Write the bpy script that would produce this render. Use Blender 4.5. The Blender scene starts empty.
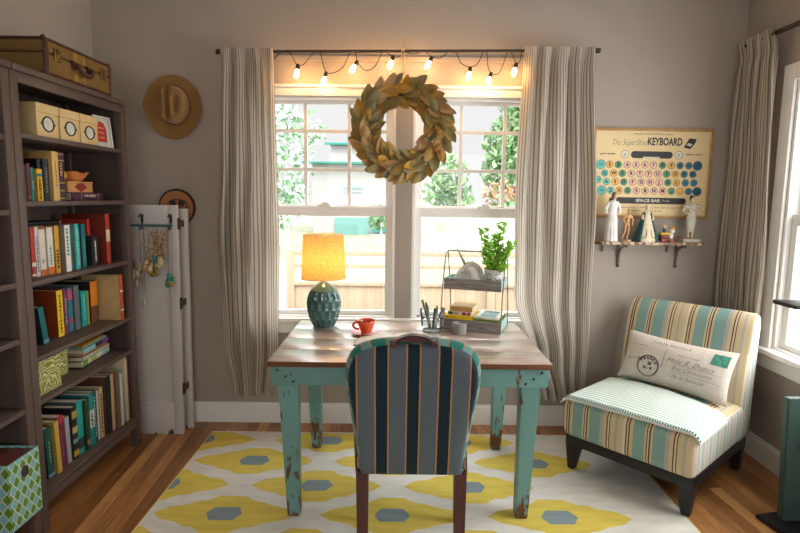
import bpy, bmesh, math, random
from math import pi, sin, cos, radians as rad, sqrt, atan2
from mathutils import Vector as V, Matrix as Mx, Euler
random.seed(7)
scn = bpy.context.scene
COL = scn.collection
def Tm(x=0, y=0, z=0): return Mx.Translation((x, y, z))
def Rm(a, ax='Z'): return Mx.Rotation(a, 4, ax)
def Sm(x, y, z): return Mx.Diagonal((x, y, z, 1))
# ---------------------------------------------------------------- materials
def lin(c): return c/12.92 if c <= .04045 else ((c+.055)/1.055)**2.4
def S(r, g, b): return (lin(r/255), lin(g/255), lin(b/255), 1)
def nt(name):
    m = bpy.data.materials.new(name); m.use_nodes = True
    t = m.node_tree; b = t.nodes['Principled BSDF']
    return m, t, b
def N(t, typ, **kw):
    n = t.nodes.new(typ)
    for k, v in kw.items(): setattr(n, k, v)
    return n
def mat(name, col, rough=.6, spec=.4, metal=0, var=.12, scale=20, bump=0, bscale=120, coat=0, sheen=0, stretch=(1, 1, 1)):
    """plain material with procedural tone variation and optional bump"""
    m, t, b = nt(name)
    b.inputs['Roughness'].default_value = rough
    b.inputs['Specular IOR Level'].default_value = spec
    b.inputs['Metallic'].default_value = metal
    b.inputs['Coat Weight'].default_value = coat
    b.inputs['Sheen Weight'].default_value = sheen
    tc = N(t, 'ShaderNodeTexCoord'); mp = N(t, 'ShaderNodeMapping')
    mp.inputs['Scale'].default_value = stretch
    t.links.new(tc.outputs['Object'], mp.inputs['Vector'])
    nz = N(t, 'ShaderNodeTexNoise'); nz.inputs['Scale'].default_value = scale; nz.inputs['Detail'].default_value = 5
    t.links.new(mp.outputs['Vector'], nz.inputs['Vector'])
    r = N(t, 'ShaderNodeValToRGB')
    r.color_ramp.elements[0].position = .3; r.color_ramp.elements[1].position = .7
    r.color_ramp.elements[0].color = tuple(c*(1-var) for c in col[:3])+(1,)
    r.color_ramp.elements[1].color = tuple(min(1, c*(1+var)) for c in col[:3])+(1,)
    t.links.new(nz.outputs['Fac'], r.inputs['Fac']); t.links.new(r.outputs['Color'], b.inputs['Base Color'])
    if bump:
        n2 = N(t, 'ShaderNodeTexNoise'); n2.inputs['Scale'].default_value = bscale
        bp = N(t, 'ShaderNodeBump'); bp.inputs['Strength'].default_value = bump; bp.inputs['Distance'].default_value = .004
        t.links.new(mp.outputs['Vector'], n2.inputs['Vector'])
        t.links.new(n2.outputs['Fac'], bp.inputs['Height']); t.links.new(bp.outputs['Normal'], b.inputs['Normal'])
    return m
def worn(name, paint, wood, rough=.45, amount=.5, zlow=.12, scale=9):
    """painted wood with chips: bare wood shows through, more of it near the feet"""
    m, t, b = nt(name); b.inputs['Roughness'].default_value = rough
    tc = N(t, 'ShaderNodeTexCoord')
    nz = N(t, 'ShaderNodeTexNoise'); nz.inputs['Scale'].default_value = scale; nz.inputs['Detail'].default_value = 9; nz.inputs['Roughness'].default_value = .7
    mp = N(t, 'ShaderNodeMapping'); mp.inputs['Scale'].default_value = (2.2, 2.2, .7)
    t.links.new(tc.outputs['Object'], mp.inputs['Vector']); t.links.new(mp.outputs['Vector'], nz.inputs['Vector'])
    sx = N(t, 'ShaderNodeSeparateXYZ'); t.links.new(tc.outputs['Object'], sx.inputs['Vector'])
    mr = N(t, 'ShaderNodeMapRange'); mr.inputs['From Min'].default_value = 0; mr.inputs['From Max'].default_value = zlow
    mr.inputs['To Min'].default_value = .16; mr.inputs['To Max'].default_value = 0
    t.links.new(sx.outputs['Z'], mr.inputs['Value'])
    ad = N(t, 'ShaderNodeMath', operation='ADD'); t.links.new(nz.outputs['Fac'], ad.inputs[0]); t.links.new(mr.outputs['Result'], ad.inputs[1])
    r = N(t, 'ShaderNodeValToRGB'); e = r.color_ramp.elements
    e[0].position = amount; e[1].position = amount+.025; e[0].color = (0, 0, 0, 1); e[1].color = (1, 1, 1, 1)
    t.links.new(ad.outputs[0], r.inputs['Fac'])
    mix = N(t, 'ShaderNodeMix', data_type='RGBA'); mix.inputs['A'].default_value = paint; mix.inputs['B'].default_value = wood
    t.links.new(r.outputs['Color'], mix.inputs['Factor']); t.links.new(mix.outputs['Result'], b.inputs['Base Color'])
    bp = N(t, 'ShaderNodeBump'); bp.inputs['Strength'].default_value = .25; bp.inputs['Distance'].default_value = .002; bp.invert = True
    t.links.new(r.outputs['Color'], bp.inputs['Height']); t.links.new(bp.outputs['Normal'], b.inputs['Normal'])
    return m
def stripes(name, bands, axis='X', source='Object', period=None, offset=0, rough=.85, translucent=0, weave=.15, sheen=0, transp=0):
    """woven stripes: bands = [(width, colour), ...] repeated along an object axis or along the UV u"""
    m, t, b = nt(name); b.inputs['Roughness'].default_value = rough; b.inputs['Specular IOR Level'].default_value = .15
    b.inputs['Sheen Weight'].default_value = sheen
    tc = N(t, 'ShaderNodeTexCoord'); sx = N(t, 'ShaderNodeSeparateXYZ')
    t.links.new(tc.outputs[source], sx.inputs['Vector'])
    tot = sum(w for w, c in bands)
    a = N(t, 'ShaderNodeMath', operation='ADD'); a.inputs[1].default_value = offset+100*tot
    t.links.new(sx.outputs[axis], a.inputs[0])
    d = N(t, 'ShaderNodeMath', operation='DIVIDE'); d.inputs[1].default_value = tot; t.links.new(a.outputs[0], d.inputs[0])
    f = N(t, 'ShaderNodeMath', operation='FRACT'); t.links.new(d.outputs[0], f.inputs[0])
    r = N(t, 'ShaderNodeValToRGB'); r.color_ramp.interpolation = 'CONSTANT'
    e = r.color_ramp.elements; p = 0
    for i, (w, c) in enumerate(bands):
        if i < 2: el = e[i]; el.position = min(p, 1)
        else: el = e.new(min(p, .9999))
        el.color = c; p += w/tot
    t.links.new(f.outputs[0], r.inputs['Fac'])
    nz = N(t, 'ShaderNodeTexNoise'); nz.inputs['Scale'].default_value = 260; nz.inputs['Detail'].default_value = 3
    t.links.new(tc.outputs['Object'], nz.inputs['Vector'])
    mr = N(t, 'ShaderNodeMapRange'); mr.inputs['To Min'].default_value = 1-weave; mr.inputs['To Max'].default_value = 1+weave
    t.links.new(nz.outputs['Fac'], mr.inputs['Value'])
    mu = N(t, 'ShaderNodeVectorMath', operation='MULTIPLY'); t.links.new(r.outputs['Color'], mu.inputs[0]); t.links.new(mr.outputs['Result'], mu.inputs[1])
    t.links.new(mu.outputs[0], b.inputs['Base Color'])
    if translucent:
        tr = N(t, 'ShaderNodeBsdfTranslucent'); t.links.new(mu.outputs[0], tr.inputs['Color'])
        ms = N(t, 'ShaderNodeMixShader'); ms.inputs[0].default_value = translucent
        t.links.new(b.outputs[0], ms.inputs[1]); t.links.new(tr.outputs[0], ms.inputs[2])
        t.links.new(ms.outputs[0], t.nodes['Material Output'].inputs['Surface'])
    return m
def emit(name, col, s):
    m, t, b = nt(name); b.inputs['Base Color'].default_value = col
    b.inputs['Emission Color'].default_value = col; b.inputs['Emission Strength'].default_value = s
    return m
def glass_mat(name, tint=(1, 1, 1, 1), refl=.06):
    m, t, b = nt(name); t.nodes.remove(b)
    tr = N(t, 'ShaderNodeBsdfTransparent'); tr.inputs['Color'].default_value = tint
    gl = N(t, 'ShaderNodeBsdfGlossy'); gl.inputs['Roughness'].default_value = .02
    fr = N(t, 'ShaderNodeLayerWeight'); fr.inputs['Blend'].default_value = .5
    pw = N(t, 'ShaderNodeMath', operation='POWER'); pw.inputs[1].default_value = 5; t.links.new(fr.outputs['Facing'], pw.inputs[0])
    mr = N(t, 'ShaderNodeMapRange'); mr.inputs['To Min'].default_value = refl*.2; mr.inputs['To Max'].default_value = .6; t.links.new(pw.outputs[0], mr.inputs['Value'])
    ms = N(t, 'ShaderNodeMixShader'); t.links.new(mr.outputs['Result'], ms.inputs[0])
    t.links.new(tr.outputs[0], ms.inputs[1]); t.links.new(gl.outputs[0], ms.inputs[2])
    t.links.new(ms.outputs[0], t.nodes['Material Output'].inputs['Surface'])
    return m
# ---------------------------------------------------------------- geometry helpers
def bm_new(): return bmesh.new()
def merge(bm, tmp, M=None, mi=None):
    if M is not None: bmesh.ops.transform(tmp, matrix=M, verts=tmp.verts)
    if mi is not None:
        for f in tmp.faces: f.material_index = mi
    me = bpy.data.meshes.new('tmp'); tmp.to_mesh(me); tmp.free(); bm.from_mesh(me); bpy.data.meshes.remove(me)
    return bm
def box(bm, x0, x1, y0, y1, z0, z1, mi=0, M=None, bev=0, seg=2):
    t = bmesh.new(); bmesh.ops.create_cube(t, size=1)
    bmesh.ops.transform(t, matrix=Tm((x0+x1)/2, (y0+y1)/2, (z0+z1)/2) @ Sm(x1-x0, y1-y0, z1-z0), verts=t.verts)
    if bev: bmesh.ops.bevel(t, geom=t.edges[:], offset=bev, segments=seg, profile=.5, affect='EDGES')
    return merge(bm, t, M, mi)
def frustum(bm, r0, r1, mi=0, M=None, bev=0):
    """r = (x0,x1,y0,y1,z) rectangles at two heights"""
    t = bmesh.new(); vs = []
    for (a, b, c, d, z) in (r0, r1):
        vs.append([t.verts.new(p) for p in ((a, c, z), (b, c, z), (b, d, z), (a, d, z))])
    t.faces.new(vs[0][::-1]); t.faces.new(vs[1])
    for i in range(4): j = (i+1) % 4; t.faces.new((vs[0][i], vs[0][j], vs[1][j], vs[1][i]))
    if bev: bmesh.ops.bevel(t, geom=t.edges[:], offset=bev, segments=2, affect='EDGES')
    return merge(bm, t, M, mi)
def prism(bm, poly, z0, z1, mi=0, M=None, bev=0, seg=2):
    t = bmesh.new()
    a = [t.verts.new((x, y, z0)) for x, y in poly]; b = [t.verts.new((x, y, z1)) for x, y in poly]
    t.faces.new(a[::-1]); t.faces.new(b); n = len(poly)
    for i in range(n): j = (i+1) % n; t.faces.new((a[i], a[j], b[j], b[i]))
    bmesh.ops.recalc_face_normals(t, faces=t.faces)
    if bev:
        ed = [e for e in t.edges if (e.verts[0].co.z == e.verts[1].co.z)]
        bmesh.ops.bevel(t, geom=ed, offset=bev, segments=seg, affect='EDGES')
    return merge(bm, t, M, mi)
def lathe(bm, prof, n=24, mi=0, M=None, sx=1, sy=1):
    t = bmesh.new(); rings = []
    for r, z in prof:
        if r < 1e-6: rings.append([t.verts.new((0, 0, z))])
        else: rings.append([t.verts.new((r*sx*cos(2*pi*i/n), r*sy*sin(2*pi*i/n), z)) for i in range(n)])
    for a, b in zip(rings, rings[1:]):
        for i in range(n):
            j = (i+1) % n
            if len(a) == 1 and len(b) == 1: continue
            if len(a) == 1: t.faces.new((a[0], b[j], b[i]))
            elif len(b) == 1: t.faces.new((a[i], a[j], b[0]))
            else: t.faces.new((a[i], a[j], b[j], b[i]))
    bmesh.ops.recalc_face_normals(t, faces=t.faces)
    return merge(bm, t, M, mi)
def ell(bm, c, r, mi=0, M=None, u=16, v=10):
    t = bmesh.new(); bmesh.ops.create_uvsphere(t, u_segments=u, v_segments=v, radius=1)
    if not hasattr(r, '__len__'): r = (r, r, r)
    bmesh.ops.transform(t, matrix=Tm(*c) @ Sm(*r), verts=t.verts)
    return merge(bm, t, M, mi)
def tube(bm, pts, r, n=8, closed=False, mi=0, M=None, flat=1):
    pts = [V(p) for p in pts]; m = len(pts)
    rs = r if hasattr(r, '__len__') else [r]*m
    t = bmesh.new(); rings = []; up = None
    for i, p in enumerate(pts):
        if closed: d = pts[(i+1) % m]-pts[i-1]
        else: d = pts[min(i+1, m-1)]-pts[max(i-1, 0)]
        d.normalize()
        if up is None:
            up = V((0, 0, 1)) if abs(d.z) < .9 else V((1, 0, 0))
        s = d.cross(up)
        if s.length < 1e-6: s = d.orthogonal()
        s.normalize(); up = s.cross(d).normalized()
        rings.append([t.verts.new(p+(s*cos(2*pi*k/n)+up*sin(2*pi*k/n)*flat)*rs[i]) for k in range(n)])
    pr = list(zip(rings, rings[1:]))+([(rings[-1], rings[0])] if closed else [])
    for a, b in pr:
        for k in range(n):
            j = (k+1) % n; t.faces.new((a[k], a[j], b[j], b[k]))
    if not closed: t.faces.new(rings[0][::-1]); t.faces.new(rings[-1])
    bmesh.ops.recalc_face_normals(t, faces=t.faces)
    return merge(bm, t, M, mi)
def spline(pts, k=6, closed=False):
    """Catmull-Rom through points"""
    P = [V(p) for p in pts]; n = len(P); o = []
    rng = range(n) if closed else range(n-1)
    for i in rng:
        if closed: a, b, c, d = P[i-1], P[i], P[(i+1) % n], P[(i+2) % n]
        else: a, b, c, d = P[max(i-1, 0)], P[i], P[i+1], P[min(i+2, n-1)]
        for s in range(k):
            u = s/k
            o.append(.5*((2*b)+(c-a)*u+(2*a-5*b+4*c-d)*u*u+(3*b-a-3*c+d)*u**3))
    if not closed: o.append(P[-1])
    return o
def grid(bm, nu, nv, fn, uv=None, mi=0, M=None):
    t = bmesh.new(); L = t.loops.layers.uv.new('UVMap')
    vs = [[t.verts.new(fn(i/nu, j/nv)) for j in range(nv+1)] for i in range(nu+1)]
    for i in range(nu):
        for j in range(nv):
            f = t.faces.new((vs[i][j], vs[i+1][j], vs[i+1][j+1], vs[i][j+1]))
            for l, (a, b) in zip(f.loops, ((i, j), (i+1, j), (i+1, j+1), (i, j+1))):
                l[L].uv = uv(a/nu, b/nv) if uv else (a/nu, b/nv)
    return merge(bm, t, M, mi)
def mesh_obj(name, bm, mats, parent=None, loc=None, smooth=35, clean=False):
    if clean: bmesh.ops.remove_doubles(bm, verts=bm.verts, dist=1e-5)
    me = bpy.data.meshes.new(name); bm.to_mesh(me); bm.free()
    for m in (mats if isinstance(mats, (list, tuple)) else [mats]): me.materials.append(m)
    if smooth:
        for p in me.polygons: p.use_smooth = True
        me.set_sharp_from_angle(angle=rad(smooth))
    o = bpy.data.objects.new(name, me); COL.objects.link(o)
    if loc: o.location = loc
    if parent is not None: o.parent = parent
    return o
def tag(o, label=None, cat=None, group=None, kind=None):
    if label: o['label'] = label
    if cat: o['category'] = cat
    if group: o['group'] = group
    if kind: o['kind'] = kind
    return o
def thing(name, label, cat, loc=(0, 0, 0), rz=0, group=None, rot=None):
    o = bpy.data.objects.new(name, None); COL.objects.link(o); o.empty_display_size = .05
    o.location = loc; o.rotation_euler = rot if rot else (0, 0, rz)
    return tag(o, label, cat, group)
def struct(name, bm, m, parent=None, smooth=0):
    o = mesh_obj(name, bm, m, parent, smooth=smooth); o['kind'] = 'structure'; return o
def fuse(bm, vox=.002, sm=3):
    """weld overlapping forms into one continuous surface"""
    me = bpy.data.meshes.new('f'); bm.to_mesh(me); bm.free()
    o = bpy.data.objects.new('f', me); COL.objects.link(o)
    r = o.modifiers.new('r', 'REMESH'); r.mode = 'VOXEL'; r.voxel_size = vox
    s = o.modifiers.new('s', 'SMOOTH'); s.iterations = sm; s.factor = .5
    e = o.evaluated_get(bpy.context.evaluated_depsgraph_get()); m2 = bpy.data.meshes.new_from_object(e)
    b = bmesh.new(); b.from_mesh(m2); bpy.data.objects.remove(o); bpy.data.meshes.remove(m2); bpy.data.meshes.remove(me)
    return b
def text(bm, s, size, M, mi=0, shear=0, bold=0, spacing=1, width=None, align='CENTER', fn=None):
    c = bpy.data.curves.new('t', 'FONT'); c.body = s; c.size = size; c.shear = shear; c.offset = bold; c.space_character = spacing
    c.align_x = align; c.align_y = 'CENTER'; c.resolution_u = 3
    o = bpy.data.objects.new('t', c); COL.objects.link(o)
    e = o.evaluated_get(bpy.context.evaluated_depsgraph_get()); me = bpy.data.meshes.new_from_object(e)
    b = bmesh.new(); b.from_mesh(me)
    if width:
        xs = [v.co.x for v in b.verts]; k = width/(max(xs)-min(xs))
        for v in b.verts: v.co.x *= k
    if fn:
        bmesh.ops.transform(b, matrix=M, verts=b.verts)
        for v in b.verts: v.co = fn(v.co)
        M = None
    merge(bm, b, M, mi); bpy.data.objects.remove(o); bpy.data.curves.remove(c); bpy.data.meshes.remove(me)
def disc(bm, c, r, z, mi=0, n=24, M=None):
    t = bmesh.new(); t.faces.new([t.verts.new((c[0]+r*cos(2*pi*i/n), c[1]+r*sin(2*pi*i/n), z)) for i in range(n)])
    return merge(bm, t, M, mi)
def flat(bm, poly, z, mi=0, M=None):
    t = bmesh.new(); f = t.faces.new([t.verts.new((x, y, z)) for x, y in poly])
    bmesh.ops.recalc_face_normals(t, faces=t.faces)
    if f.normal.z < 0: bmesh.ops.reverse_faces(t, faces=[f])
    return merge(bm, t, M, mi)
def rrect(w, h, r, n=5):
    o = []
    for cx, cy, a0 in ((w/2-r, h/2-r, 0), (-w/2+r, h/2-r, pi/2), (-w/2+r, -h/2+r, pi), (w/2-r, -h/2+r, 3*pi/2)):
        for i in range(n+1): a = a0+pi/2*i/n; o.append((cx+r*cos(a), cy+r*sin(a)))
    return o
UP = Rm(pi/2, 'X')            # local x-y drawing stood upright, facing -Y
# ---------------------------------------------------------------- camera (lens and pose solved from the photograph's lines)
p_, yw, rl = .1251, .0007, .0116
fw = V((-sin(yw)*cos(p_), cos(yw)*cos(p_), -sin(p_))); rt = V((cos(yw), sin(yw), 0)); upv = rt.cross(fw)
r2 = cos(rl)*rt+sin(rl)*upv; u2 = -sin(rl)*rt+cos(rl)*upv
cam = bpy.data.cameras.new('camera'); co = bpy.data.objects.new('camera', cam); COL.objects.link(co)
co.matrix_world = Mx(((r2.x, u2.x, -fw.x, 0), (r2.y, u2.y, -fw.y, 0), (r2.z, u2.z, -fw.z, 1.4658), (0, 0, 0, 1)))
cam.sensor_width = 36; cam.lens = 549.09/800*36; cam.clip_start = .05; cam.clip_end = 200
scn.camera = co
scn.view_settings.view_transform = 'Standard'; scn.view_settings.look = 'None'
scn.view_settings.exposure = .47; scn.view_settings.gamma = 1; scn.view_settings.use_curve_mapping = False
# ---------------------------------------------------------------- sky: overcast, brighter overhead, brightness added behind and at right as room fill
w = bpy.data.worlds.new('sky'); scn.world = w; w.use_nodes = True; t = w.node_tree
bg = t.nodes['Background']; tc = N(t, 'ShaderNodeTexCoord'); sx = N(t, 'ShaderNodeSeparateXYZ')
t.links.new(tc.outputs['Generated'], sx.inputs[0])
def mrange(sock, a, b, lo, hi):
    m = N(t, 'ShaderNodeMapRange'); m.interpolation_type = 'SMOOTHSTEP'
    for k, v_ in zip(('From Min', 'From Max', 'To Min', 'To Max'), (a, b, lo, hi)): m.inputs[k].default_value = v_
    t.links.new(sock, m.inputs['Value']); return m.outputs['Result']
def add(a, b):
    m = N(t, 'ShaderNodeMath', operation='ADD'); t.links.new(a, m.inputs[0]); t.links.new(b, m.inputs[1]); return m.outputs[0]
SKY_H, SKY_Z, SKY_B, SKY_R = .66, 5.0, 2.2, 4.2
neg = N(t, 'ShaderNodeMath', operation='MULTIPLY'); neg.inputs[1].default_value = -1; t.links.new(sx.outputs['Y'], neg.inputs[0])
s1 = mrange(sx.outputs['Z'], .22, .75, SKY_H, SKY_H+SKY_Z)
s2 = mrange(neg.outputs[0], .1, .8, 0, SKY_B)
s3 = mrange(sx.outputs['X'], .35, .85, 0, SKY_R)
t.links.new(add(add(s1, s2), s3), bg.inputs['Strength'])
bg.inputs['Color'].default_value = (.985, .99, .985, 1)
# ---------------------------------------------------------------- shared materials
XL, XR, YB, YF, HC = -1.867, 2.057, 3.437, -2.3, 2.66
m_wall = mat('wall_paint', S(172, 162, 152), .9, .2, var=.03, scale=3, bump=.12, bscale=90)
m_white = mat('white_paint', S(240, 239, 236), .45, .4, var=.02)
m_ceil = mat('ceiling_paint', S(225, 222, 216), .9, var=.02)
m_case = mat('grey_brown_stain', S(92, 77, 71), .5, .35, var=.13, scale=9, stretch=(1, 1, .12), bump=.05, bscale=50)
m_black = mat('black_metal', S(38, 36, 38), .45, .5)
m_blackwood = mat('black_lacquer', S(30, 29, 32), .4, .4)
m_steel = mat('steel', S(150, 148, 140), .35, .5, metal=1)
m_rodm = mat('bronze_rod', S(70, 62, 58), .4, .5, metal=.6)
m_page = mat('book_pages', S(222, 212, 190), .9, var=.12, scale=4, stretch=(1, 90, 1))
m_ink = mat('ink', S(40, 42, 48), .8, var=.1)
m_glass = glass_mat('window_glass')
m_soil = mat('soil', S(50, 40, 34), 1, bump=.6, bscale=60)
MC = {}
def cm(r, g, b, rough=.55, name=None, **k):
    key = (r, g, b, rough)
    if key not in MC: MC[key] = mat(name or 'paint_%d_%d_%d' % (r, g, b), S(r, g, b), rough, **k)
    return MC[key]
# ---------------------------------------------------------------- room shell
def wall_with_holes(name, u0, u1, z0, z1, holes, thick, frame, m):
    """holes (u0,u1,z0,z1); frame maps (u, depth, z) to world"""
    us = sorted({u0, u1, *[h[0] for h in holes], *[h[1] for h in holes]}); zs = sorted({z0, z1, *[h[2] for h in holes], *[h[3] for h in holes]})
    bm = bm_new()
    for a, b in zip(us, us[1:]):
        for c, d in zip(zs, zs[1:]):
            cu, cz = (a+b)/2, (c+d)/2
            if any(h[0] < cu < h[1] and h[2] < cz < h[3] for h in holes): continue
            p0, p1 = frame(a, 0, c), frame(b, thick, d)
            box(bm, min(p0[0], p1[0]), max(p0[0], p1[0]), min(p0[1], p1[1]), max(p0[1], p1[1]), c, d)
    return struct(name, bm, m)
WL = (-.93, -.036, .70, 2.07); WR = (.067, .97, .70, 2.07); WS = (1.55, 2.96, .66, 2.10); WB = (-1.3, 1.5, .75, 2.25)
wall_with_holes('wall_back', XL-.15, XR+.15, 0, HC, [WL, WR], .15, lambda u, d, z: (u, YB+d, z), m_wall)
wall_with_holes('wall_left', YF, YB, 0, HC, [], .15, lambda u, d, z: (XL-d, u, z), m_wall)
wall_with_holes('wall_right', YF, YB, 0, HC, [WS], .15, lambda u, d, z: (XR+d, u, z), m_wall)
wall_with_holes('wall_front', XL-.15, XR+.15, 0, HC, [WB], .15, lambda u, d, z: (u, YF-d, z), m_wall)
struct('ceiling', box(bm_new(), XL-.15, XR+.15, YF-.15, YB+.15, HC, HC+.1), m_ceil)
# oak floor
m, t, b = nt('oak_floor'); b.inputs['Roughness'].default_value = .32; b.inputs['Specular IOR Level'].default_value = .45
tc = N(t, 'ShaderNodeTexCoord'); mp = N(t, 'ShaderNodeMapping'); mp.inputs['Rotation'].default_value = (0, 0, rad(90-4))
t.links.new(tc.outputs['Object'], mp.inputs['Vector'])
br = N(t, 'ShaderNodeTexBrick'); br.offset = .37; br.inputs['Scale'].default_value = 1
br.inputs['Brick Width'].default_value = .85; br.inputs['Row Height'].default_value = .066; br.inputs['Mortar Size'].default_value = .0009
br.inputs['Color1'].default_value = (0, 0, 0, 1); br.inputs['Color2'].default_value = (1, 1, 1, 1); br.inputs['Mortar'].default_value = (.5, .5, .5, 1)
t.links.new(mp.outputs['Vector'], br.inputs['Vector'])
r = N(t, 'ShaderNodeValToRGB'); e = r.color_ramp.elements
e[0].color = S(128, 84, 46); e[1].color = S(206, 152, 94)
for p, c in ((.3, S(160, 108, 60)), (.6, S(184, 128, 76)), (.8, S(150, 98, 54))): e.new(p).color = c
t.links.new(br.outputs['Color'], r.inputs['Fac'])
mp2 = N(t, 'ShaderNodeMapping'); mp2.inputs['Scale'].default_value = (3, 40, 1); t.links.new(mp.outputs['Vector'], mp2.inputs['Vector'])
nz = N(t, 'ShaderNodeTexNoise'); nz.inputs['Scale'].default_value = 1.4; nz.inputs['Detail'].default_value = 7; nz.inputs['Distortion'].default_value = 1.2
t.links.new(mp2.outputs['Vector'], nz.inputs['Vector'])
mr = N(t, 'ShaderNodeMapRange'); mr.inputs['From Min'].default_value = .3; mr.inputs['From Max'].default_value = .7; mr.inputs['To Min'].default_value = .68; mr.inputs['To Max'].default_value = 1.18
t.links.new(nz.outputs['Fac'], mr.inputs['Value'])
mu = N(t, 'ShaderNodeVectorMath', operation='MULTIPLY'); t.links.new(r.outputs['Color'], mu.inputs[0]); t.links.new(mr.outputs['Result'], mu.inputs[1])
mm = N(t, 'ShaderNodeMix', data_type='RGBA'); mm.inputs['B'].default_value = S(50, 30, 18)
t.links.new(br.outputs['Fac'], mm.inputs['Factor']); t.links.new(mu.outputs[0], mm.inputs['A']); t.links.new(mm.outputs['Result'], b.inputs['Base Color'])
struct('floor', box(bm_new(), XL-.15, XR+.15, YF-.15, YB+.15, -.1, 0), m)
# baseboards
def baseboard(name, u0, u1, frame):
    bm = bm_new()
    for d, z0, z1 in ((.016, 0, .118), (.010, .118, .134)):
        a, c = frame(u0, 0), frame(u1, d)
        box(bm, min(a[0], c[0]), max(a[0], c[0]), min(a[1], c[1]), max(a[1], c[1]), z0, z1, bev=.002)
    struct(name, bm, m_white)
baseboard('baseboard_back', XL, XR, lambda u, d: (u, YB-d))
baseboard('baseboard_right', YF, YB-.016, lambda u, d: (XR-d, u))
baseboard('baseboard_left', YF, YB-.016, lambda u, d: (XL+d, u))
# windows ---------------------------------------------------------
def window(name, u0, u1, z0, z1, mid, rows, cols, frame, glass_depth=.06):
    """double-hung sash window; frame(u, depth, z)"""
    def bx(bm, a, b, d0, d1, c, d, bev=.003):
        p, q = frame(a, d0, c), frame(b, d1, d)
        box(bm, min(p[0], q[0]), max(p[0], q[0]), min(p[1], q[1]), max(p[1], q[1]), min(p[2], q[2]), max(p[2], q[2]), bev=bev)
    bm = bm_new()                                     # jamb liner
    bx(bm, u0, u0+.02, .0, .14, z0, z1); bx(bm, u1-.02, u1, .0, .14, z0, z1); bx(bm, u0+.019, u1-.019, .001, .139, z1-.015, z1); bx(bm, u0+.019, u1-.019, .001, .139, z0, z0+.012)
    root = struct(name, bm, m_white)
    a, b = u0+.02, u1-.02
    lo, up = bm_new(), bm_new()
    rail = .042
    for bm, d0, d1, c, d in ((lo, .03, .065, z0+.012, mid), (up, .066, .10, mid-.04, z1-.015)):
        bx(bm, a, a+rail, d0, d1, c, d); bx(bm, b-rail, b, d0, d1, c, d)
        bx(bm, a+rail-.001, b-rail+.001, d0+.001, d1-.001, c, c+(.03 if bm is lo else .05)); bx(bm, a+rail-.001, b-rail+.001, d0+.001, d1-.001, d-(.06 if bm is lo else .02), d)
    gz0 = mid+.01; gz1 = z1-.035; gu0 = a+rail; gu1 = b-rail
    for q in rows: bx(up, gu0, gu1, .073, .091, q-.011, q+.011, .002)
    for q in cols: bx(up, q-.011, q+.011, .072, .092, gz0, gz1, .002)
    struct('window_sash', lo, m_white, root); struct('window_sash', up, m_white, root)
    lk = bm_new(); c = (u0+u1)/2; bx(lk, c-.04, c+.04, .025, .06, mid, mid+.014); bx(lk, c-.012, c+.03, .02, .045, mid+.012, mid+.026)
    struct('sash_lock', lk, m_white, root)
    for d, c0, c1 in ((.048, z0+.04, mid-.05), (.083, mid, z1-.03)):
        g = bm_new(); bx(g, a+.02, b-.02, d, d+.004, c0, c1, 0)
        struct('window_glass', g, m_glass, root)
    return root
fb = lambda u, d, z: (u, YB+d, z)
fr_ = lambda u, d, z: (XR+d, u, z)
window('window_1', *WL, 1.405, (1.872, 1.635), (-.603, -.329), fb)
window('window_2', *WR, 1.405, (1.872, 1.635), (.370, .643), fb)
window('window_3', *WS, 1.40, (), (), fr_)
bm = bm_new(); box(bm, WB[0], WB[1], YF-.08, YF-.076, WB[2], WB[3]); wb = struct('added_fill_window', bm, m_glass)  # added unseen window behind the camera, lets in frontal fill light
bm = bm_new()
for a in (WB[0], -.4, .56, WB[1]-.05): box(bm, a, a+.05, YF-.1, YF-.03, WB[2], WB[3])
box(bm, WB[0], WB[1], YF-.1, YF-.03, WB[2], WB[2]+.05); box(bm, WB[0], WB[1], YF-.1, YF-.03, WB[3]-.05, WB[3]); struct('fill_window_frame', bm, m_white, wb)
# casings and stools
bm = bm_new(); box(bm, -1.02, 1.06, YB-.018, YB, 2.07, 2.118, bev=.003); box(bm, -1.03, 1.07, YB-.03, YB, 2.118, 2.136, bev=.003); struct('trim_1', bm, m_white)
bm = bm_new()
for a, b_ in ((-1.02, -.93), (.97, 1.06)): box(bm, a, b_, YB-.018, YB, .70, 2.07, bev=.003)
struct('trim_2', bm, m_white)
bm = bm_new(); box(bm, -1.04, 1.08, YB-.040, YB+.03, .672, .702, bev=.006); box(bm, -1.02, 1.06, YB-.018, YB, .60, .672, bev=.003); struct('trim_3', bm, m_white)
struct('trim_4', box(bm_new(), -1.06, 1.12, YB-.02, YB, 2.273, 2.303, bev=.002), m_wall)
bm = bm_new(); c = .085
box(bm, XR-.018, XR, WS[1], WS[1]+c, WS[2], WS[3]+c, bev=.003); box(bm, XR-.018, XR, WS[0]-c, WS[0], WS[2], WS[3]+c, bev=.003); box(bm, XR-.018, XR, WS[0], WS[1], WS[3], WS[3]+c, bev=.003)
struct('trim_5', bm, m_white)
bm = bm_new(); box(bm, XR-.06, XR+.03, WS[0]-.1, WS[1]+.1, .632, .662, bev=.006); box(bm, XR-.018, XR, WS[0]-c, WS[1]+c, .545, .632, bev=.003); struct('trim_6', bm, m_white)
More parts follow.
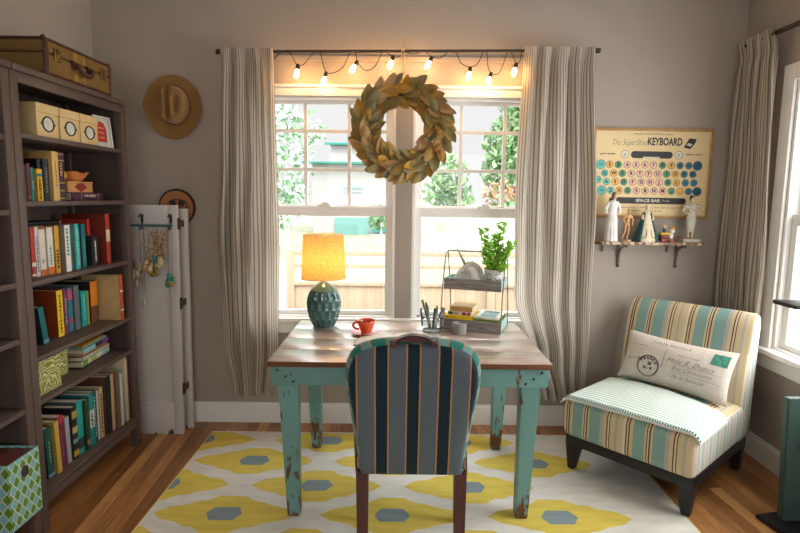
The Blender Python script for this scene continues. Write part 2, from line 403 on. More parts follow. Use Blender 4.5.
# daylight sampling guides in the openings (portals give no light of their own)
for nm, loc, rot, sx_, sy_ in (('daylight_left', ((WL[0]+WL[1])/2, YB+.13, 1.385), (-pi/2, 0, 0), .85, 1.32), ('daylight_right', ((WR[0]+WR[1])/2, YB+.13, 1.385), (-pi/2, 0, 0), .85, 1.32),
                               ('daylight_side', (XR+.13, (WS[0]+WS[1])/2, 1.38), (0, pi/2, 0), 1.4, 1.38), ('fill_portal_rear', (.1, YF-.13, 1.5), (pi/2, 0, 0), 2.75, 1.45)):
    L = bpy.data.lights.new(nm, 'AREA'); L.shape = 'RECTANGLE'; L.size = sx_; L.size_y = sy_; L.cycles.is_portal = True
    o = bpy.data.objects.new(nm, L); COL.objects.link(o); o.location = loc; o.rotation_euler = rot
#PART2
# ---------------------------------------------------------------- rug
RX0, RX1, RY0, RY1 = -1.155, 1.345, .25, 3.265
def clip(poly):
    for ax, lim, sg in ((0, RX0+.004, 1), (0, RX1-.004, -1), (1, RY0+.004, 1), (1, RY1-.012, -1)):
        out = []
        for i, p in enumerate(poly):
            q = poly[(i+1) % len(poly)]; a, b = sg*(p[ax]-lim), sg*(q[ax]-lim)
            if a >= 0: out.append(p)
            if (a >= 0) != (b >= 0): k = a/(a-b); out.append((p[0]+(q[0]-p[0])*k, p[1]+(q[1]-p[1])*k))
        poly = out
        if not poly: return None
    return poly
bm = bm_new(); prism(bm, [(RX0, RY0), (RX1, RY0), (RX1, RY1), (RX0, RY1)], 0, .007, 0, bev=.002)
for a in (RX0, RX1): box(bm, a-.002, a+.002, RY0, RY1, .001, .0085, 1)
box(bm, RX0, RX1, RY1-.004, RY1+.002, .001, .0085, 0)
q = [(.33, 0), (.278, .05), (.195, .073), (.16, .10), (.11, .108), (.06, .15)]
motif = q+[(-x, y) for x, y in q[::-1]]+[(-x, -y) for x, y in q[1:]]+[(x, -y) for x, y in q[:0:-1]]
hexa = [(.084, 0), (.055, .053), (-.055, .053), (-.084, 0), (-.055, -.053), (.055, -.053)]
for k in range(-3, 4):
    for n in range(-6, 7):
        cx, cy = -.413+.3875*k, 2.632+.2585*n
        if (k+n) % 2: continue
        for poly, z, mi in ((motif, .0076, 1), (hexa, .0082, 2)):
            c = clip([(cx+x+random.uniform(-.004, .004), cy+y+random.uniform(-.003, .003)) for x, y in poly])
            if c and len(c) > 2: flat(bm, c, z, mi)
def woven(name, col, var=.09):
    m = mat(name, col, .95, .1, var=var, scale=7, bump=.5, bscale=170, stretch=(1, 3, 1)); return m
rug = mesh_obj('rug', bm, [woven('rug_white', S(228, 225, 216)), woven('rug_yellow', S(226, 204, 98)), woven('rug_grey', S(140, 156, 160))], smooth=0)
tag(rug, 'flat woven white and yellow rug with grey hexagons under the desk', 'rug')
# ---------------------------------------------------------------- desk
TEAL, TEALW = S(110, 158, 156), S(96, 60, 34)
m_desk = worn('worn_teal_paint', TEAL, TEALW, .42, .60, .3)
DX, DY = (-.580, .673), (2.331, 3.143)
m, t, b = nt('whitewashed_planks'); b.inputs['Coat Weight'].default_value = 1; b.inputs['Coat IOR'].default_value = 1.9; b.inputs['Coat Roughness'].default_value = .2; b.inputs['Specular IOR Level'].default_value = .6
tc = N(t, 'ShaderNodeTexCoord'); mp = N(t, 'ShaderNodeMapping'); mp.inputs['Scale'].default_value = (2, 26, 20); t.links.new(tc.outputs['Object'], mp.inputs['Vector'])
n1 = N(t, 'ShaderNodeTexNoise'); n1.inputs['Scale'].default_value = 1.6; n1.inputs['Detail'].default_value = 8; n1.inputs['Distortion'].default_value = .6; t.links.new(mp.outputs['Vector'], n1.inputs['Vector'])
n2 = N(t, 'ShaderNodeTexNoise'); n2.inputs['Scale'].default_value = 5; n2.inputs['Detail'].default_value = 5; t.links.new(tc.outputs['Object'], n2.inputs['Vector'])
r = N(t, 'ShaderNodeValToRGB'); e = r.color_ramp.elements; e[0].position = .3; e[0].color = S(128, 90, 70); e[1].position = .72; e[1].color = S(202, 172, 152); e.new(.5).color = S(172, 134, 112)
t.links.new(n1.outputs['Fac'], r.inputs['Fac'])
r2_ = N(t, 'ShaderNodeValToRGB'); e = r2_.color_ramp.elements; e[0].position = .36; e[0].color = (.12, .12, .12, 1); e[1].position = .60; e[1].color = (.75, .75, .75, 1); t.links.new(n2.outputs['Fac'], r2_.inputs['Fac'])
mx = N(t, 'ShaderNodeMix', data_type='RGBA'); mx.inputs['B'].default_value = S(226, 216, 208); t.links.new(r2_.outputs['Color'], mx.inputs['Factor']); t.links.new(r.outputs['Color'], mx.inputs['A']); t.links.new(mx.outputs['Result'], b.inputs['Base Color'])
mr = N(t, 'ShaderNodeMapRange'); mr.inputs['To Min'].default_value = .2; mr.inputs['To Max'].default_value = .45; t.links.new(n2.outputs['Fac'], mr.inputs['Value']); t.links.new(mr.outputs['Result'], b.inputs['Roughness'])
bp = N(t, 'ShaderNodeBump'); bp.inputs['Strength'].default_value = .15; bp.inputs['Distance'].default_value = .002; t.links.new(n1.outputs['Fac'], bp.inputs['Height']); t.links.new(bp.outputs['Normal'], b.inputs['Normal'])
m_top = m; m_edge = mat('bare_wood_edge', S(112, 70, 42), .6, var=.25, scale=14, stretch=(.4, 3, 3))
desk = thing('desk', 'teal chipped-paint farmhouse desk with a brown plank top under the window', 'desk', (.0465, 2.737, 0))
ox, oy = .0465, 2.737
bm = bm_new(); cuts = [DY[0]-oy+.0, -.21, .0, .205, DY[1]-oy]
for a, c in zip(cuts, cuts[1:]): box(bm, DX[0]-ox, DX[1]-ox, a+.0008, c-.0008, .722, .747, bev=.0025)
bm.normal_update()
for f in bm.faces: f.material_index = 0 if f.normal.z > .5 else 1
mesh_obj('tabletop', bm, [m_top, m_edge], desk)
bm = bm_new()
X0, X1, Y0, Y1 = DX[0]-ox+.012, DX[1]-ox-.012, DY[0]-oy+.016, DY[1]-oy-.016
for b_ in ((X0, X1, Y0, Y0+.024), (X0, X1, Y1-.024, Y1), (X0, X0+.024, Y0+.024, Y1-.024), (X1-.024, X1, Y0+.024, Y1-.024)): box(bm, *b_, .635, .722, bev=.002)
mesh_obj('apron', bm, m_desk, desk)
for sx_ in (-1, 1):
    for sy_ in (-1, 1):
        # inner faces stay upright, the outer faces taper to the foot
        xo = (X0+.026) if sx_ < 0 else (X1-.026); yo = (Y0+.004) if sy_ < 0 else (Y1-.004)
        xa, xb = sorted((xo, xo-sx_*.092)); ya, yb = sorted((yo, yo-sy_*.075))
        xf, yf = xo-sx_*.038, yo-sy_*.006
        xc, xd = sorted((xf, xo-sx_*.092)); yc, yd = sorted((yf, yo-sy_*.075))
        frustum(bm := bm_new(), (xc, xd, yc, yd, .0085), (xa, xb, ya, yb, .722), bev=.004)
        mesh_obj('leg', bm, m_desk, desk)
for sx_ in (-1, 1):
    for dx, z in ((.03, .704), (.066, .675), (.1, .652)):
        bm = bm_new(); x = X0+dx if sx_ < 0 else X1-dx
        lathe(bm, [(0, .004), (.005, .003), (.0065, 0), (.0065, -.004)], 12, M=Tm(x, Y0, z) @ Rm(pi/2, 'X')); mesh_obj('bolt', bm, cm(60, 66, 62), desk)
# ---------------------------------------------------------------- desk chair (its back towards the camera)
NAVY, GREY, GOLD, TURQ_LIT = S(28, 48, 60), S(96, 108, 119), S(190, 140, 88), S(18, 128, 116)
m_cback = stripes('dark_striped_upholstery', [(.0205, NAVY), (.005, GOLD), (.060, GREY), (.005, GOLD), (.0205, NAVY)], 'X', 'Object', weave=.22, sheen=.15)
m_cside = stripes('window_lit_stripe_border', [(.05, TURQ_LIT), (.004, GOLD), (.03, S(112, 160, 158)), (.004, GOLD)], 'X', 'UV', weave=.2, sheen=.3)  # back stripes recoloured bright teal: window light on the rim painted in
m_maho = mat('mahogany', S(84, 44, 42), .3, .5, var=.25, scale=18, stretch=(1, 1, .2))
ch = thing('dining_chair', 'upholstered chair with dark teal and grey striped back pushed up to the desk', 'chair', (.05, 1.93, 0))
def back_outline(k=1.0):
    """half-width of the back at height z (a balloon outline)"""
    P = [(.194, .441), (.201, .55), (.219, .67), (.234, .77), (.237, .84), (.226, .89), (.198, .929), (.146, .951), (.08, .961), (0, .964)]
    pts = spline([(x*.965, z, 0) for x, z in P], 5)
    L = [(p.x, p.y) for p in pts]
    return L+[(-x, z) for x, z in L[-2::-1]]
out = back_outline()
def lean(z): return -(z-.47)*.17            # the back leans towards the camera
def cpt(x, z, y): return V((x, lean(z)+y, z))
bm = bm_new(); t_ = bmesh.new()
# rear face: slightly domed panel made of shrinking rings
cz = .72; rings = []
for s, yy in ((1.0, .0), (.97, -.012), (.93, -.018), (.75, -.022), (.5, -.023), (.25, -.024)):
    rings.append([t_.verts.new(cpt(x*s, cz+(z-cz)*s, yy)) for x, z in out])
n = len(out)
for a, b_ in zip(rings, rings[1:]):
    for i in range(n): j = (i+1) % n; t_.faces.new((a[i], a[j], b_[j], b_[i]))
t_.faces.new(rings[-1]); bmesh.ops.recalc_face_normals(t_, faces=t_.faces); merge(bm, t_)
mesh_obj('back_panel', bm, m_cback, ch, smooth=60)
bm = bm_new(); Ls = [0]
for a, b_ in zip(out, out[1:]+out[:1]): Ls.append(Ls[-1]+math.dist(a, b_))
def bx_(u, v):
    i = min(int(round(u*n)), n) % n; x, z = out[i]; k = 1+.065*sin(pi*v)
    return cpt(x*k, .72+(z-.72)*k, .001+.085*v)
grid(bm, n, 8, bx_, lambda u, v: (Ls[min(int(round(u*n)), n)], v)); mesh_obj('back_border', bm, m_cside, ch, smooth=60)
bm = bm_new(); t_ = bmesh.new(); rings = []
for s, yy in ((1.0, .086), (.95, .10), (.8, .108), (.4, .112)): rings.append([t_.verts.new(cpt(x*s, cz+(z-cz)*s, yy)) for x, z in out])
for a, b_ in zip(rings, rings[1:]):
    for i in range(n): j = (i+1) % n; t_.faces.new((a[i], a[j], b_[j], b_[i]))
t_.faces.new(rings[-1]); bmesh.ops.recalc_face_normals(t_, faces=t_.faces); merge(bm, t_); mesh_obj('back_cushion', bm, m_cback, ch, smooth=60)
# top rail handle with two scrolls
bm = bm_new(); pts = []
for i in range(21):
    a = pi*i/20; pts.append((.062*cos(a), .972+.026*sin(a)))
t_ = bmesh.new(); fr = [t_.verts.new(cpt(x, z, -.014)) for x, z in pts]; bk = [t_.verts.new(cpt(x, z, .03)) for x, z in pts]
t_.faces.new(fr); t_.faces.new(bk[::-1])
for i in range(21): j = (i+1) % 21; t_.faces.new((fr[i], bk[i], bk[j], fr[j]))
bmesh.ops.recalc_face_normals(t_, faces=t_.faces); bmesh.ops.bevel(t_, geom=t_.edges[:], offset=.004, segments=2, affect='EDGES'); merge(bm, t_)
for s in (-1, 1): lathe(bm, [(0, -.016), (.009, -.015), (.0125, -.008), (.0125, .02), (0, .02)], 16, M=Tm(s*.070, lean(.966), .966) @ Rm(-pi/2, 'X'))
mesh_obj('handle', bm, m_maho, ch)
bm = bm_new()
prism(bm, [(-.205, 0), (.205, 0), (.248, .43), (.2, .47), (-.2, .47), (-.248, .43)], .443, .535, bev=.025, seg=4); mesh_obj('seat', bm, m_cback, ch, smooth=60)
for s in (-1, 1):
    bm = bm_new()
    for i in range(46): ell(bm, (s*(.205+.043*i/45), .43*i/45, .451), .0045, u=6, v=4)
    mesh_obj('nail_trim', bm, cm(150, 110, 60, .3), ch)
for s in (-1, 1):
    bm = bm_new(); frustum(bm, (s*.176-.017, s*.176+.017, -.075, -.045, .0085), (s*.183-.0235, s*.183+.0235, -.004, .046, .452), bev=.004); mesh_obj('leg', bm, m_maho, ch)
    bm = bm_new(); frustum(bm, (s*.216-.013, s*.216+.013, .395, .421, .0085), (s*.216-.022, s*.216+.022, .385, .425, .458), bev=.004); mesh_obj('leg', bm, m_maho, ch)
# ---------------------------------------------------------------- slipper chair
CR, TQ, BR, TN, LG = S(224, 212, 188), S(136, 170, 164), S(104, 72, 52), S(210, 192, 154), S(180, 176, 172)
bands = [(.010, CR), (.004, BR), (.006, TN), (.004, BR), (.012, TN), (.042, TQ), (.006, TN), (.004, BR), (.005, CR), (.005, BR), (.008, TN), (.042, TQ),
         (.014, LG), (.012, TN), (.004, BR), (.006, CR), (.004, BR), (.018, TN), (.008, LG), (.022, TN)]
bands = [(w_*1.38, c_) for w_, c_ in bands]
m_sl = stripes('slipper_stripe', bands, 'X', 'Object', weave=.12)
m_sls = stripes('slipper_side_stripe', [(.03, S(206, 200, 186)), (.022, S(150, 190, 182)), (.012, S(196, 178, 168)), (.02, S(210, 204, 192)), (.008, S(170, 150, 140))], 'Y', 'Object', weave=.1)
# local frame: x along the width, y towards the back
SC = thing('slipper_chair', 'armless slipper chair in cream, teal and brown stripes by the right wall', 'armchair', (1.412, 2.862, 0), rad(-48.2))
HW, HD = .328, .38
bm = bm_new(); box(bm, -HW, HW, -HD, HD-.03, .148, .205, bev=.006); mesh_obj('base_frame', bm, m_blackwood, SC)
for sx_ in (-1, 1):
    for sy_ in (-1, 1):
        xo, yo = sx_*HW, (-HD if sy_ < 0 else HD-.03)
        xa, xb = sorted((xo, xo-sx_*.075)); ya, yb = sorted((yo, yo-sy_*.07))
        xc, xd = sorted((xo-sx_*.012, xo-sx_*.05)); yc, yd = sorted((yo-sy_*.012, yo-sy_*.047))
        bm = bm_new(); frustum(bm, (xc, xd, yc, yd, .009), (xa, xb, ya, yb, .155), bev=.004); mesh_obj('leg', bm, m_blackwood, SC)
def cushion(x0, x1, y0, y1, z0, z1, crown, bev, cuts=8):
    t_ = bmesh.new(); bmesh.ops.create_cube(t_, size=1)
    bmesh.ops.transform(t_, matrix=Tm((x0+x1)/2, (y0+y1)/2, (z0+z1)/2) @ Sm(x1-x0, y1-y0, z1-z0), verts=t_.verts)
    bmesh.ops.bevel(t_, geom=t_.edges[:], offset=bev, segments=5, profile=.5, affect='EDGES')
    for ax, a, b_ in (((1, 0, 0), x0, x1), ((0, 1, 0), y0, y1)):
        for k in range(1, cuts):
            c = V(ax)*(a+(b_-a)*k/cuts); bmesh.ops.bisect_plane(t_, geom=t_.verts[:]+t_.edges[:]+t_.faces[:], plane_co=c, plane_no=ax)
    for v in t_.verts:
        u_, w_ = (v.co.x-x0)/(x1-x0)*2-1, (v.co.y-y0)/(y1-y0)*2-1
        if v.co.z > (z0+z1)/2: v.co.z += crown*(1-u_*u_)*(1-w_*w_)
    return t_
t_ = cushion(-HW-.012, HW+.012, -HD-.03, HD-.12, .202, .408, .034, .040)
for f in t_.faces: f.material_index = 1 if abs(f.normal.x) > .75 else 0
bm = merge(bm_new(), t_); mesh_obj('seat_cushion', bm, [m_sl, m_sls], SC, smooth=60)
# back: side profile (y,z) swept along the width, rolled over at the top
prof = spline([(.20, .202, 0), (.20, .40, 0), (.225, .60, 0), (.262, .76, 0), (.290, .835, 0), (.335, .878, 0), (.385, .868, 0), (.410, .82, 0), (.402, .72, 0), (.385, .50, 0), (.365, .202, 0)], 5)
t_ = bmesh.new(); NW = 16; rows = []
pc = V((.31, .55))
for i in range(NW+1):
    x = -HW-.004+(2*HW+.008)*i/NW; e_ = min(i, NW-i); k = {0: .86, 1: .965}.get(e_, 1)
    xx = x if e_ > 1 else (math.copysign(HW+.006, x) if e_ == 0 else math.copysign(HW-.008, x))
    rows.append([t_.verts.new((xx, .31+(p.x-.31)*k, .56+(p.y-.56)*(1-(1-k)*.25))) for p in prof])
for a, b_ in zip(rows, rows[1:]):
    for i in range(len(prof)-1): t_.faces.new((a[i], a[i+1], b_[i+1], b_[i]))
    t_.faces.new((a[-1], a[0], b_[0], b_[-1]))
for q_ in (rows[0], rows[-1]): f = t_.faces.new(q_); f.material_index = 1
bmesh.ops.recalc_face_normals(t_, faces=t_.faces); bm = merge(bm_new(), t_); mesh_obj('backrest', bm, [m_sl, m_sls], SC, smooth=60)
# runner folded across the seat
m_thr = stripes('green_ticking', [(.017, S(228, 230, 224)), (.009, S(150, 192, 178))], 'Y', 'UV', weave=.08)
m_thb = stripes('check_hem', [(.007, S(40, 84, 78)), (.005, S(222, 226, 220))], 'X', 'UV', weave=.1)
def seat_z(x, y):
    u_ = max(-1, min(1, x/(HW+.012))); w_ = max(-1, min(1, (y-(-HD-.03+HD-.12)/2)/((HD-.12+HD+.03)/2)))
    return .408+.034*(1-u_*u_)*(1-w_*w_)
FE = -HD-.03
def thr(lift, sh=0):
    def f(u, v):
        x = (-.352+.70*u); y0 = -.402+.012*u; y1 = .06-.10*u; y = y0+(y1-y0)*v
        z = seat_z(x, y)
        ey = max(0, FE+.035-y); ex = max(0, abs(x)-(HW-.023))
        z -= (.035-sqrt(max(0, .035**2-min(ey, .035)**2)))*.9+(.035-sqrt(max(0, .035**2-min(ex, .035)**2)))*.9
        return V((x, y-.004*(ey > 0), z+lift+.0012*sin(40*x+9*y)))
    return f
throw = thing('throw_blanket', 'folded white runner with pale green stripes lying across the slipper chair seat', 'blanket', (1.412, 2.862, 0), rad(-48.2))
bm = bm_new(); f1, f2 = thr(.018), thr(.006)
grid(bm, 40, 24, f1, lambda u, v: (.7*u, .45*v)); grid(bm, 40, 24, f2, lambda u, v: (.7*u, .45*v))
for k, (nu, edge) in enumerate(((40, lambda u, l: (u, 0)), (40, lambda u, l: (u, 1)), (24, lambda u, l: (0, u)), (24, lambda u, l: (1, u)))):
    grid(bm, nu, 4, lambda u, v, e=edge: (lambda a, b_: a.lerp(b_, v)+V((0, -.004*sin(pi*v) if k == 0 else 0, 0)))(f1(*e(u, 0)), f2(*e(u, 0))), lambda u, v: (.7*u, .01*v))
mesh_obj('cloth', bm, m_thr, throw, smooth=70)
bm = bm_new(); fh = thr(.0195); grid(bm, 60, 2, lambda u, v: fh(u, v*.032)+V((0, -.0015*(1-v), 0)), lambda u, v: (.7*u, v)); mesh_obj('hem', bm, m_thb, throw, smooth=70)
# lumbar cushion leaning on the backrest, printed like an old postcard
m_lin = mat('natural_linen', S(216, 208, 196), .95, .1, var=.06, scale=60, bump=.4, bscale=400)
PW, PH = .58, .285
def puff(x, y, side):
    a, b_ = min(1, abs(x)/(PW/2)), min(1, abs(y)/(PH/2))
    return side*(.08*((1-a**2.6)**.5)*((1-b_**2.2)**.55))+.0035*sin(14*x+21*y)*(1-a)*(1-b_)
def shape(x, y):                               # pinched corners, hollow edges
    a, b_ = x/(PW/2), y/(PH/2)
    return x*(1-.045*(1-b_*b_)), y*(1-.09*(1-a*a))
pm = Tm(1.412, 2.862, 0) @ Rm(rad(-48.2)) @ Tm(.016, .125, .568) @ Rm(rad(2), 'Y') @ Rm(rad(66), 'X')
pil = thing('lumbar_pillow', 'oblong linen pillow printed like a French postcard on the slipper chair', 'cushion'); pil.matrix_world = pm
def pp(x, y, s, d=0): a, b_ = shape(x, y); return V((a, b_, puff(x, y, s)+d))
bm = bm_new()
for s in (1, -1): grid(bm, 40, 24, lambda u, v, s=s: pp((u-.5)*PW, (v-.5)*PH, s))
bmesh.ops.remove_doubles(bm, verts=bm.verts, dist=.0008); bmesh.ops.recalc_face_normals(bm, faces=bm.faces); mesh_obj('cover', bm, m_lin, pil, smooth=80)
fn = lambda c: pp(c.x, c.y, 1, .0012)
bm = bm_new()
text(bm, 'CARTE POSTALE', .02, Tm(-.02, .098), spacing=1.5, fn=fn)
text(bm, 'Correspondance', .011, Tm(-.19, .062), spacing=1.1, fn=fn); text(bm, 'Adresse du destinataire', .011, Tm(.09, .05), spacing=1.1, fn=fn)
for s, x, y, z in (('Mme R. Dupuy', .10, .012, .04), ('Rue Commune', .115, -.03, .033), ('de la Source', .10, -.075, .033), ('Bon Ami', -.2, -.02, .03), ('le 20', -.17, .035, .02)):
    text(bm, s, z, Tm(x, y) @ Rm(rad(8 if x < 0 else 0)), shear=.5, bold=-.0006, fn=fn)
def pband(x0, y0, x1, y1, w_): tube(bm, [fn(V((x0+(x1-x0)*i/20, y0+(y1-y0)*i/20, 0))) for i in range(21)], w_, 5)
pband(-.035, .07, -.04, -.04, .0009)
for y in (-.005, -.05): pband(.02, y, .26, y-.004, .0006)
for r_ in (.062, .057): tube(bm, [fn(V((-.115+r_*cos(2*pi*i/40), -.052+r_*sin(2*pi*i/40), 0))) for i in range(40)], .0013, 5, closed=True)
for i, c in enumerate('FRANCE'): a = rad(150-24*i); text(bm, c, .022, Tm(-.115+.045*cos(a), -.052+.045*sin(a)) @ Rm(a-pi/2), bold=.0008, fn=fn)
text(bm, '20', .024, Tm(-.108, -.04), bold=.0012, fn=fn); text(bm, '25 - 8', .022, Tm(-.116, -.066), bold=.001, fn=fn)
mesh_obj('printed_writing', bm, m_ink, pil, smooth=0)
bm = bm_new(); grid(bm, 12, 10, lambda u, v: fn(V((.195+.075*u, .045+.065*v, 0)))); mesh_obj('printed_stamp', bm, mat('stamp_green', S(70, 140, 118), .9, var=.45, scale=60), pil, smooth=70)
# ---------------------------------------------------------------- curtains and rods
m_cur = stripes('ticking_linen', [(.0105, S(208, 200, 188)), (.0055, S(146, 136, 126))], 'X', 'UV', weave=.12, translucent=.42)
def curtain(name, label, left, right, ztop, folds, amp, seed, group, M=None, cloth=1.5):
    """left/right: [(height, x)] outlines from hem to rod"""
    rnd = random.Random(seed); ph = [rnd.uniform(0, 6.28) for _ in range(6)]
    def ip(tab, z):
        if z <= tab[0][0]: return tab[0][1]
        for (a, b_), (c, d) in zip(tab, tab[1:]):
            if z <= c:
                k = (z-a)/(c-a); return b_+(d-b_)*(3*k*k-2*k**3)
        return tab[-1][1]
    z0 = left[0][0]
    def f(u, v):
        z = z0+(ztop-z0)*v+(.012*sin(9*u+ph[0])*(1-v))
        uu = u+.018*sin(2*pi*u*2+ph[1])+.012*sin(5*z+ph[2])*sin(pi*u)
        gather = max(0, (v-.955)/.045)
        A = amp*(1-.35*gather)*(.75+.25*sin(3*z+ph[3]))
        y = A*(sin(2*pi*folds*uu+ph[4]+.5*sin(2.2*z))+.22*sin(2*pi*folds*2.3*uu+ph[5]+z))
        if .93 < v < .965: y *= .55+.45*abs(v-.9475)/.0175
        y += .004*sin(60*u+ph[3])*gather+.003*sin(37*u+8*z); y = y*(1-.55*gather)-.024*gather
        x = ip(left, z)+(ip(right, z)-ip(left, z))*u+.35*A*cos(2*pi*folds*uu+ph[4])*sin(pi*u)
        return V((x, y, z))
    bm = bm_new(); W = (right[-1][1]-left[-1][1])*cloth
    grid(bm, 96, 70, f, lambda u, v: (W*u, v))
    o = mesh_obj(name, bm, m_cur, smooth=80); tag(o, label, 'curtain', group)
    if M is not None: o.matrix_world = M
    return o
curtain('curtain', 'striped linen curtain left of the back window beside the hat', [(.215, -1.04), (.55, -1.085), (1.2, -1.10), (1.7, -1.075), (2.316, -1.06)], [(.215, -.805), (.55, -.755), (1.26, -.742), (2.316, -.752)], 2.316, 3.4, .044, 3, 'striped linen curtains', Tm(0, 3.335, 0))
curtain('curtain', 'striped linen curtain between the back window and the keyboard chart', [(.22, .90), (.45, .83), (.9, .70), (1.5, .685), (2.342, .708)], [(.22, 1.165), (.6, 1.175), (1.2, 1.172), (2.342, 1.112)], 2.342, 4.4, .043, 11, 'striped linen curtains', Tm(0, 3.335, 0))
curtain('curtain', 'striped linen curtain in the right corner behind the slipper chair', [(.25, -3.33), (1.0, -3.40), (1.8, -3.385), (2.385, -3.35)], [(.25, -2.98), (1.0, -2.96), (2.385, -3.03)], 2.385, 4.3, .026, 23, 'striped linen curtains', Tm(1.985, 0, 0) @ Rm(-pi/2))
def rod(label, a, b_, r_, wallv, group, caps):
    a, b_ = V(a), V(b_); d = (b_-a).normalized()
    o = thing('curtain_rod', label, 'curtain rod', (a+b_)/2, group=group); c = (a+b_)/2
    bm = bm_new(); tube(bm, [a-c, b_-c], r_, 12); mesh_obj('rod', bm, m_rodm, o)
    for e_, s in ((a, -1), (b_, 1)):
        if s in caps:
            bm = bm_new(); tube(bm, [e_-c, e_-c+d*s*.008, e_-c+d*s*.03], [r_*1.7, r_*1.9, r_*1.7], 12); mesh_obj('finial', bm, m_rodm, o)
    for k in (.06, .94):
        q_ = a.lerp(b_, k)-c; bm = bm_new(); tube(bm, [q_, q_+V(wallv)], .006, 8); mesh_obj('bracket', bm, m_rodm, o)
    return o
rod('thin dark curtain rod above the back window carrying the string lights', (-1.065, 3.35, 2.302), (1.125, 3.35, 2.332), .0085, (0, .087, 0), 'curtain rods', (-1, 1))
rod('dark curtain rod above the right window', (1.985, 1.35, 2.345), (1.985, 3.33, 2.36), .013, (.072, 0, 0), 'curtain rods', (-1,))
#PART3
# ---------------------------------------------------------------- bookcases
XF, XB = -1.528, -1.866
def bookcase(y0, y1, shelves, label):
    o = thing('bookcase', label, 'bookcase', ((XF+XB)/2, (y0+y1)/2, 0)); cx, cy = (XF+XB)/2, (y0+y1)/2
    fx, bx_ = XF-cx, XB-cx+.004; a, b_ = y0-cy, y1-cy
    for s in (a, b_):
        for xx in (fx, bx_+.04):
            bm = bm_new(); ya, yb = (s, s+.046) if s < 0 else (s-.046, s)
            box(bm, xx-.04, xx, ya, yb, 0, 1.945, bev=.002); mesh_obj('post', bm, m_case, o)
        bm = bm_new(); ya, yb = (s+.010, s+.028) if s < 0 else (s-.028, s-.010); box(bm, bx_+.04, fx-.04, ya, yb, .10, 1.945); mesh_obj('side_panel', bm, m_case, o)
    bm = bm_new(); box(bm, bx_+.002, bx_+.010, a+.046, b_-.046, .11, 1.945); mesh_obj('back_panel', bm, m_case, o)
    bm = bm_new(); box(bm, bx_-.003, fx+.014, a+.001, b_-.001, 1.945, 1.97, bev=.003); mesh_obj('top_panel', bm, m_case, o)
    bm = bm_new(); box(bm, fx-.022, fx-.002, a+.046, b_-.046, 1.904, 1.945, bev=.001); mesh_obj('top_rail', bm, m_case, o)
    bm = bm_new(); box(bm, fx-.024, fx-.003, a+.046, b_-.046, .118, .160, bev=.001); mesh_obj('bottom_rail', bm, m_case, o)
    for z in shelves:
        bm = bm_new(); box(bm, bx_+.011, fx-.003, a+.0285, b_-.0285, z-.021, z, bev=.0015); mesh_obj('shelf', bm, m_case, o)
    return o
SH = [1.708, 1.432, 1.098, .775, .585, .175]
bookcase(2.206, 3.106, SH, 'tall grey-brown bookcase full of books beside the white folding door')
bookcase(1.303, 2.203, [1.69, 1.40, 1.11, .88, .585, .175], 'second grey-brown bookcase at the left edge of the photo, holding the patterned bin')
# ---------------------------------------------------------------- books
def book(label, X, y0, y1, zs, h, cov, d=.15, board=None, leanr=0, bands=(), group='books in the tall bookcase', title=None, pages=True, rz=0):
    """upright book, spine towards +X; bands = [(low fraction, high fraction, colour)] on the spine"""
    T_ = y1-y0; o = thing('book', label, 'book', (X, (y0+y1)/2, zs), group=group); o.rotation_euler = (leanr, 0, rz)
    if leanr: o.location.z += abs(math.sin(leanr))*T_/2+.0005
    bm = bm_new(); h_ = T_/2-.0008
    spine = [(-.004, -h_), (-.001, -h_), (.001, -h_*.6), (.0018, 0), (.001, h_*.6), (-.001, h_), (-.004, h_)]
    prism(bm, spine, 0, h, 0)
    for s in (-1, 1):
        a, b_ = sorted((s*h_, s*(h_-.0025))); box(bm, -d, -.003, a, b_, 0, h, 1)
    mesh_obj('cover', bm, [cm(*cov), cm(*(board or cov))], o, smooth=40)
    bm = bm_new(); box(bm, -d+.004, -.0035, -h_+.0026, h_-.0026, .003, h-.003); mesh_obj('pages', bm, m_page, o)
    for f0, f1, c in bands:
        bm = bm_new(); prism(bm, [(x+.0007, y*.995) for x, y in spine[1:6]]+[(-.001, h_), (-.001, -h_)], h*f0, h*f1); mesh_obj('spine_band', bm, cm(*c), o, smooth=40)
    if title:
        c, f0, f1, k = title; bm = bm_new(); rr = random.Random(label); z = f0
        while z < f1:
            l = rr.uniform(.02, .07); box(bm, .0012, .0026, -h_*k, h_*k*.3*rr.random(), h*z, h*min(f1, z+l)); z += l+rr.uniform(.012, .03)
        mesh_obj('spine_title', bm, cm(*c), o)
    return o
WHT, BLK, TEA, YEL, RED = (226, 222, 212), (30, 32, 36), (24, 128, 128), (228, 180, 30), (176, 52, 38)
# second shelf from the top
z = 1.432
A = -1.585
book('dark maroon book at the left end of the second shelf', A, 2.287, 2.328, z, .152, (70, 32, 36))
book('slim near-black book between two maroon books on the second shelf', A, 2.330, 2.349, z, .152, (44, 30, 34))
book('maroon book next to the thin teal spine on the second shelf', A, 2.350, 2.374, z, .160, (96, 40, 44), bands=[(.08, .12, (150, 90, 80))])
book('thin teal book beside the yellow one on the second shelf', A, 2.375, 2.396, z, .143, (20, 124, 132), title=((180, 200, 190), .35, .6, .5))
book('short yellow book with black and teal spine marks on the second shelf', A+.012, 2.397, 2.434, z, .139, (222, 176, 30), bands=[(.76, .86, (30, 120, 130))], title=(BLK, .05, .7, .6))
book('black hardback just right of the short yellow book on the second shelf', A-.01, 2.436, 2.459, z, .182, (28, 30, 34), title=((120, 120, 116), .1, .5, .5))
book('dark navy book leaning against the tall cream spine on the second shelf', A, 2.461, 2.499, z, .186, (34, 42, 54), title=((110, 120, 130), .2, .8, .5))
book('tall cream-tan hardback in the middle of the second shelf', A+.015, 2.501, 2.548, z, .222, (212, 176, 108), title=((120, 90, 50), .3, .8, .2), d=.2)
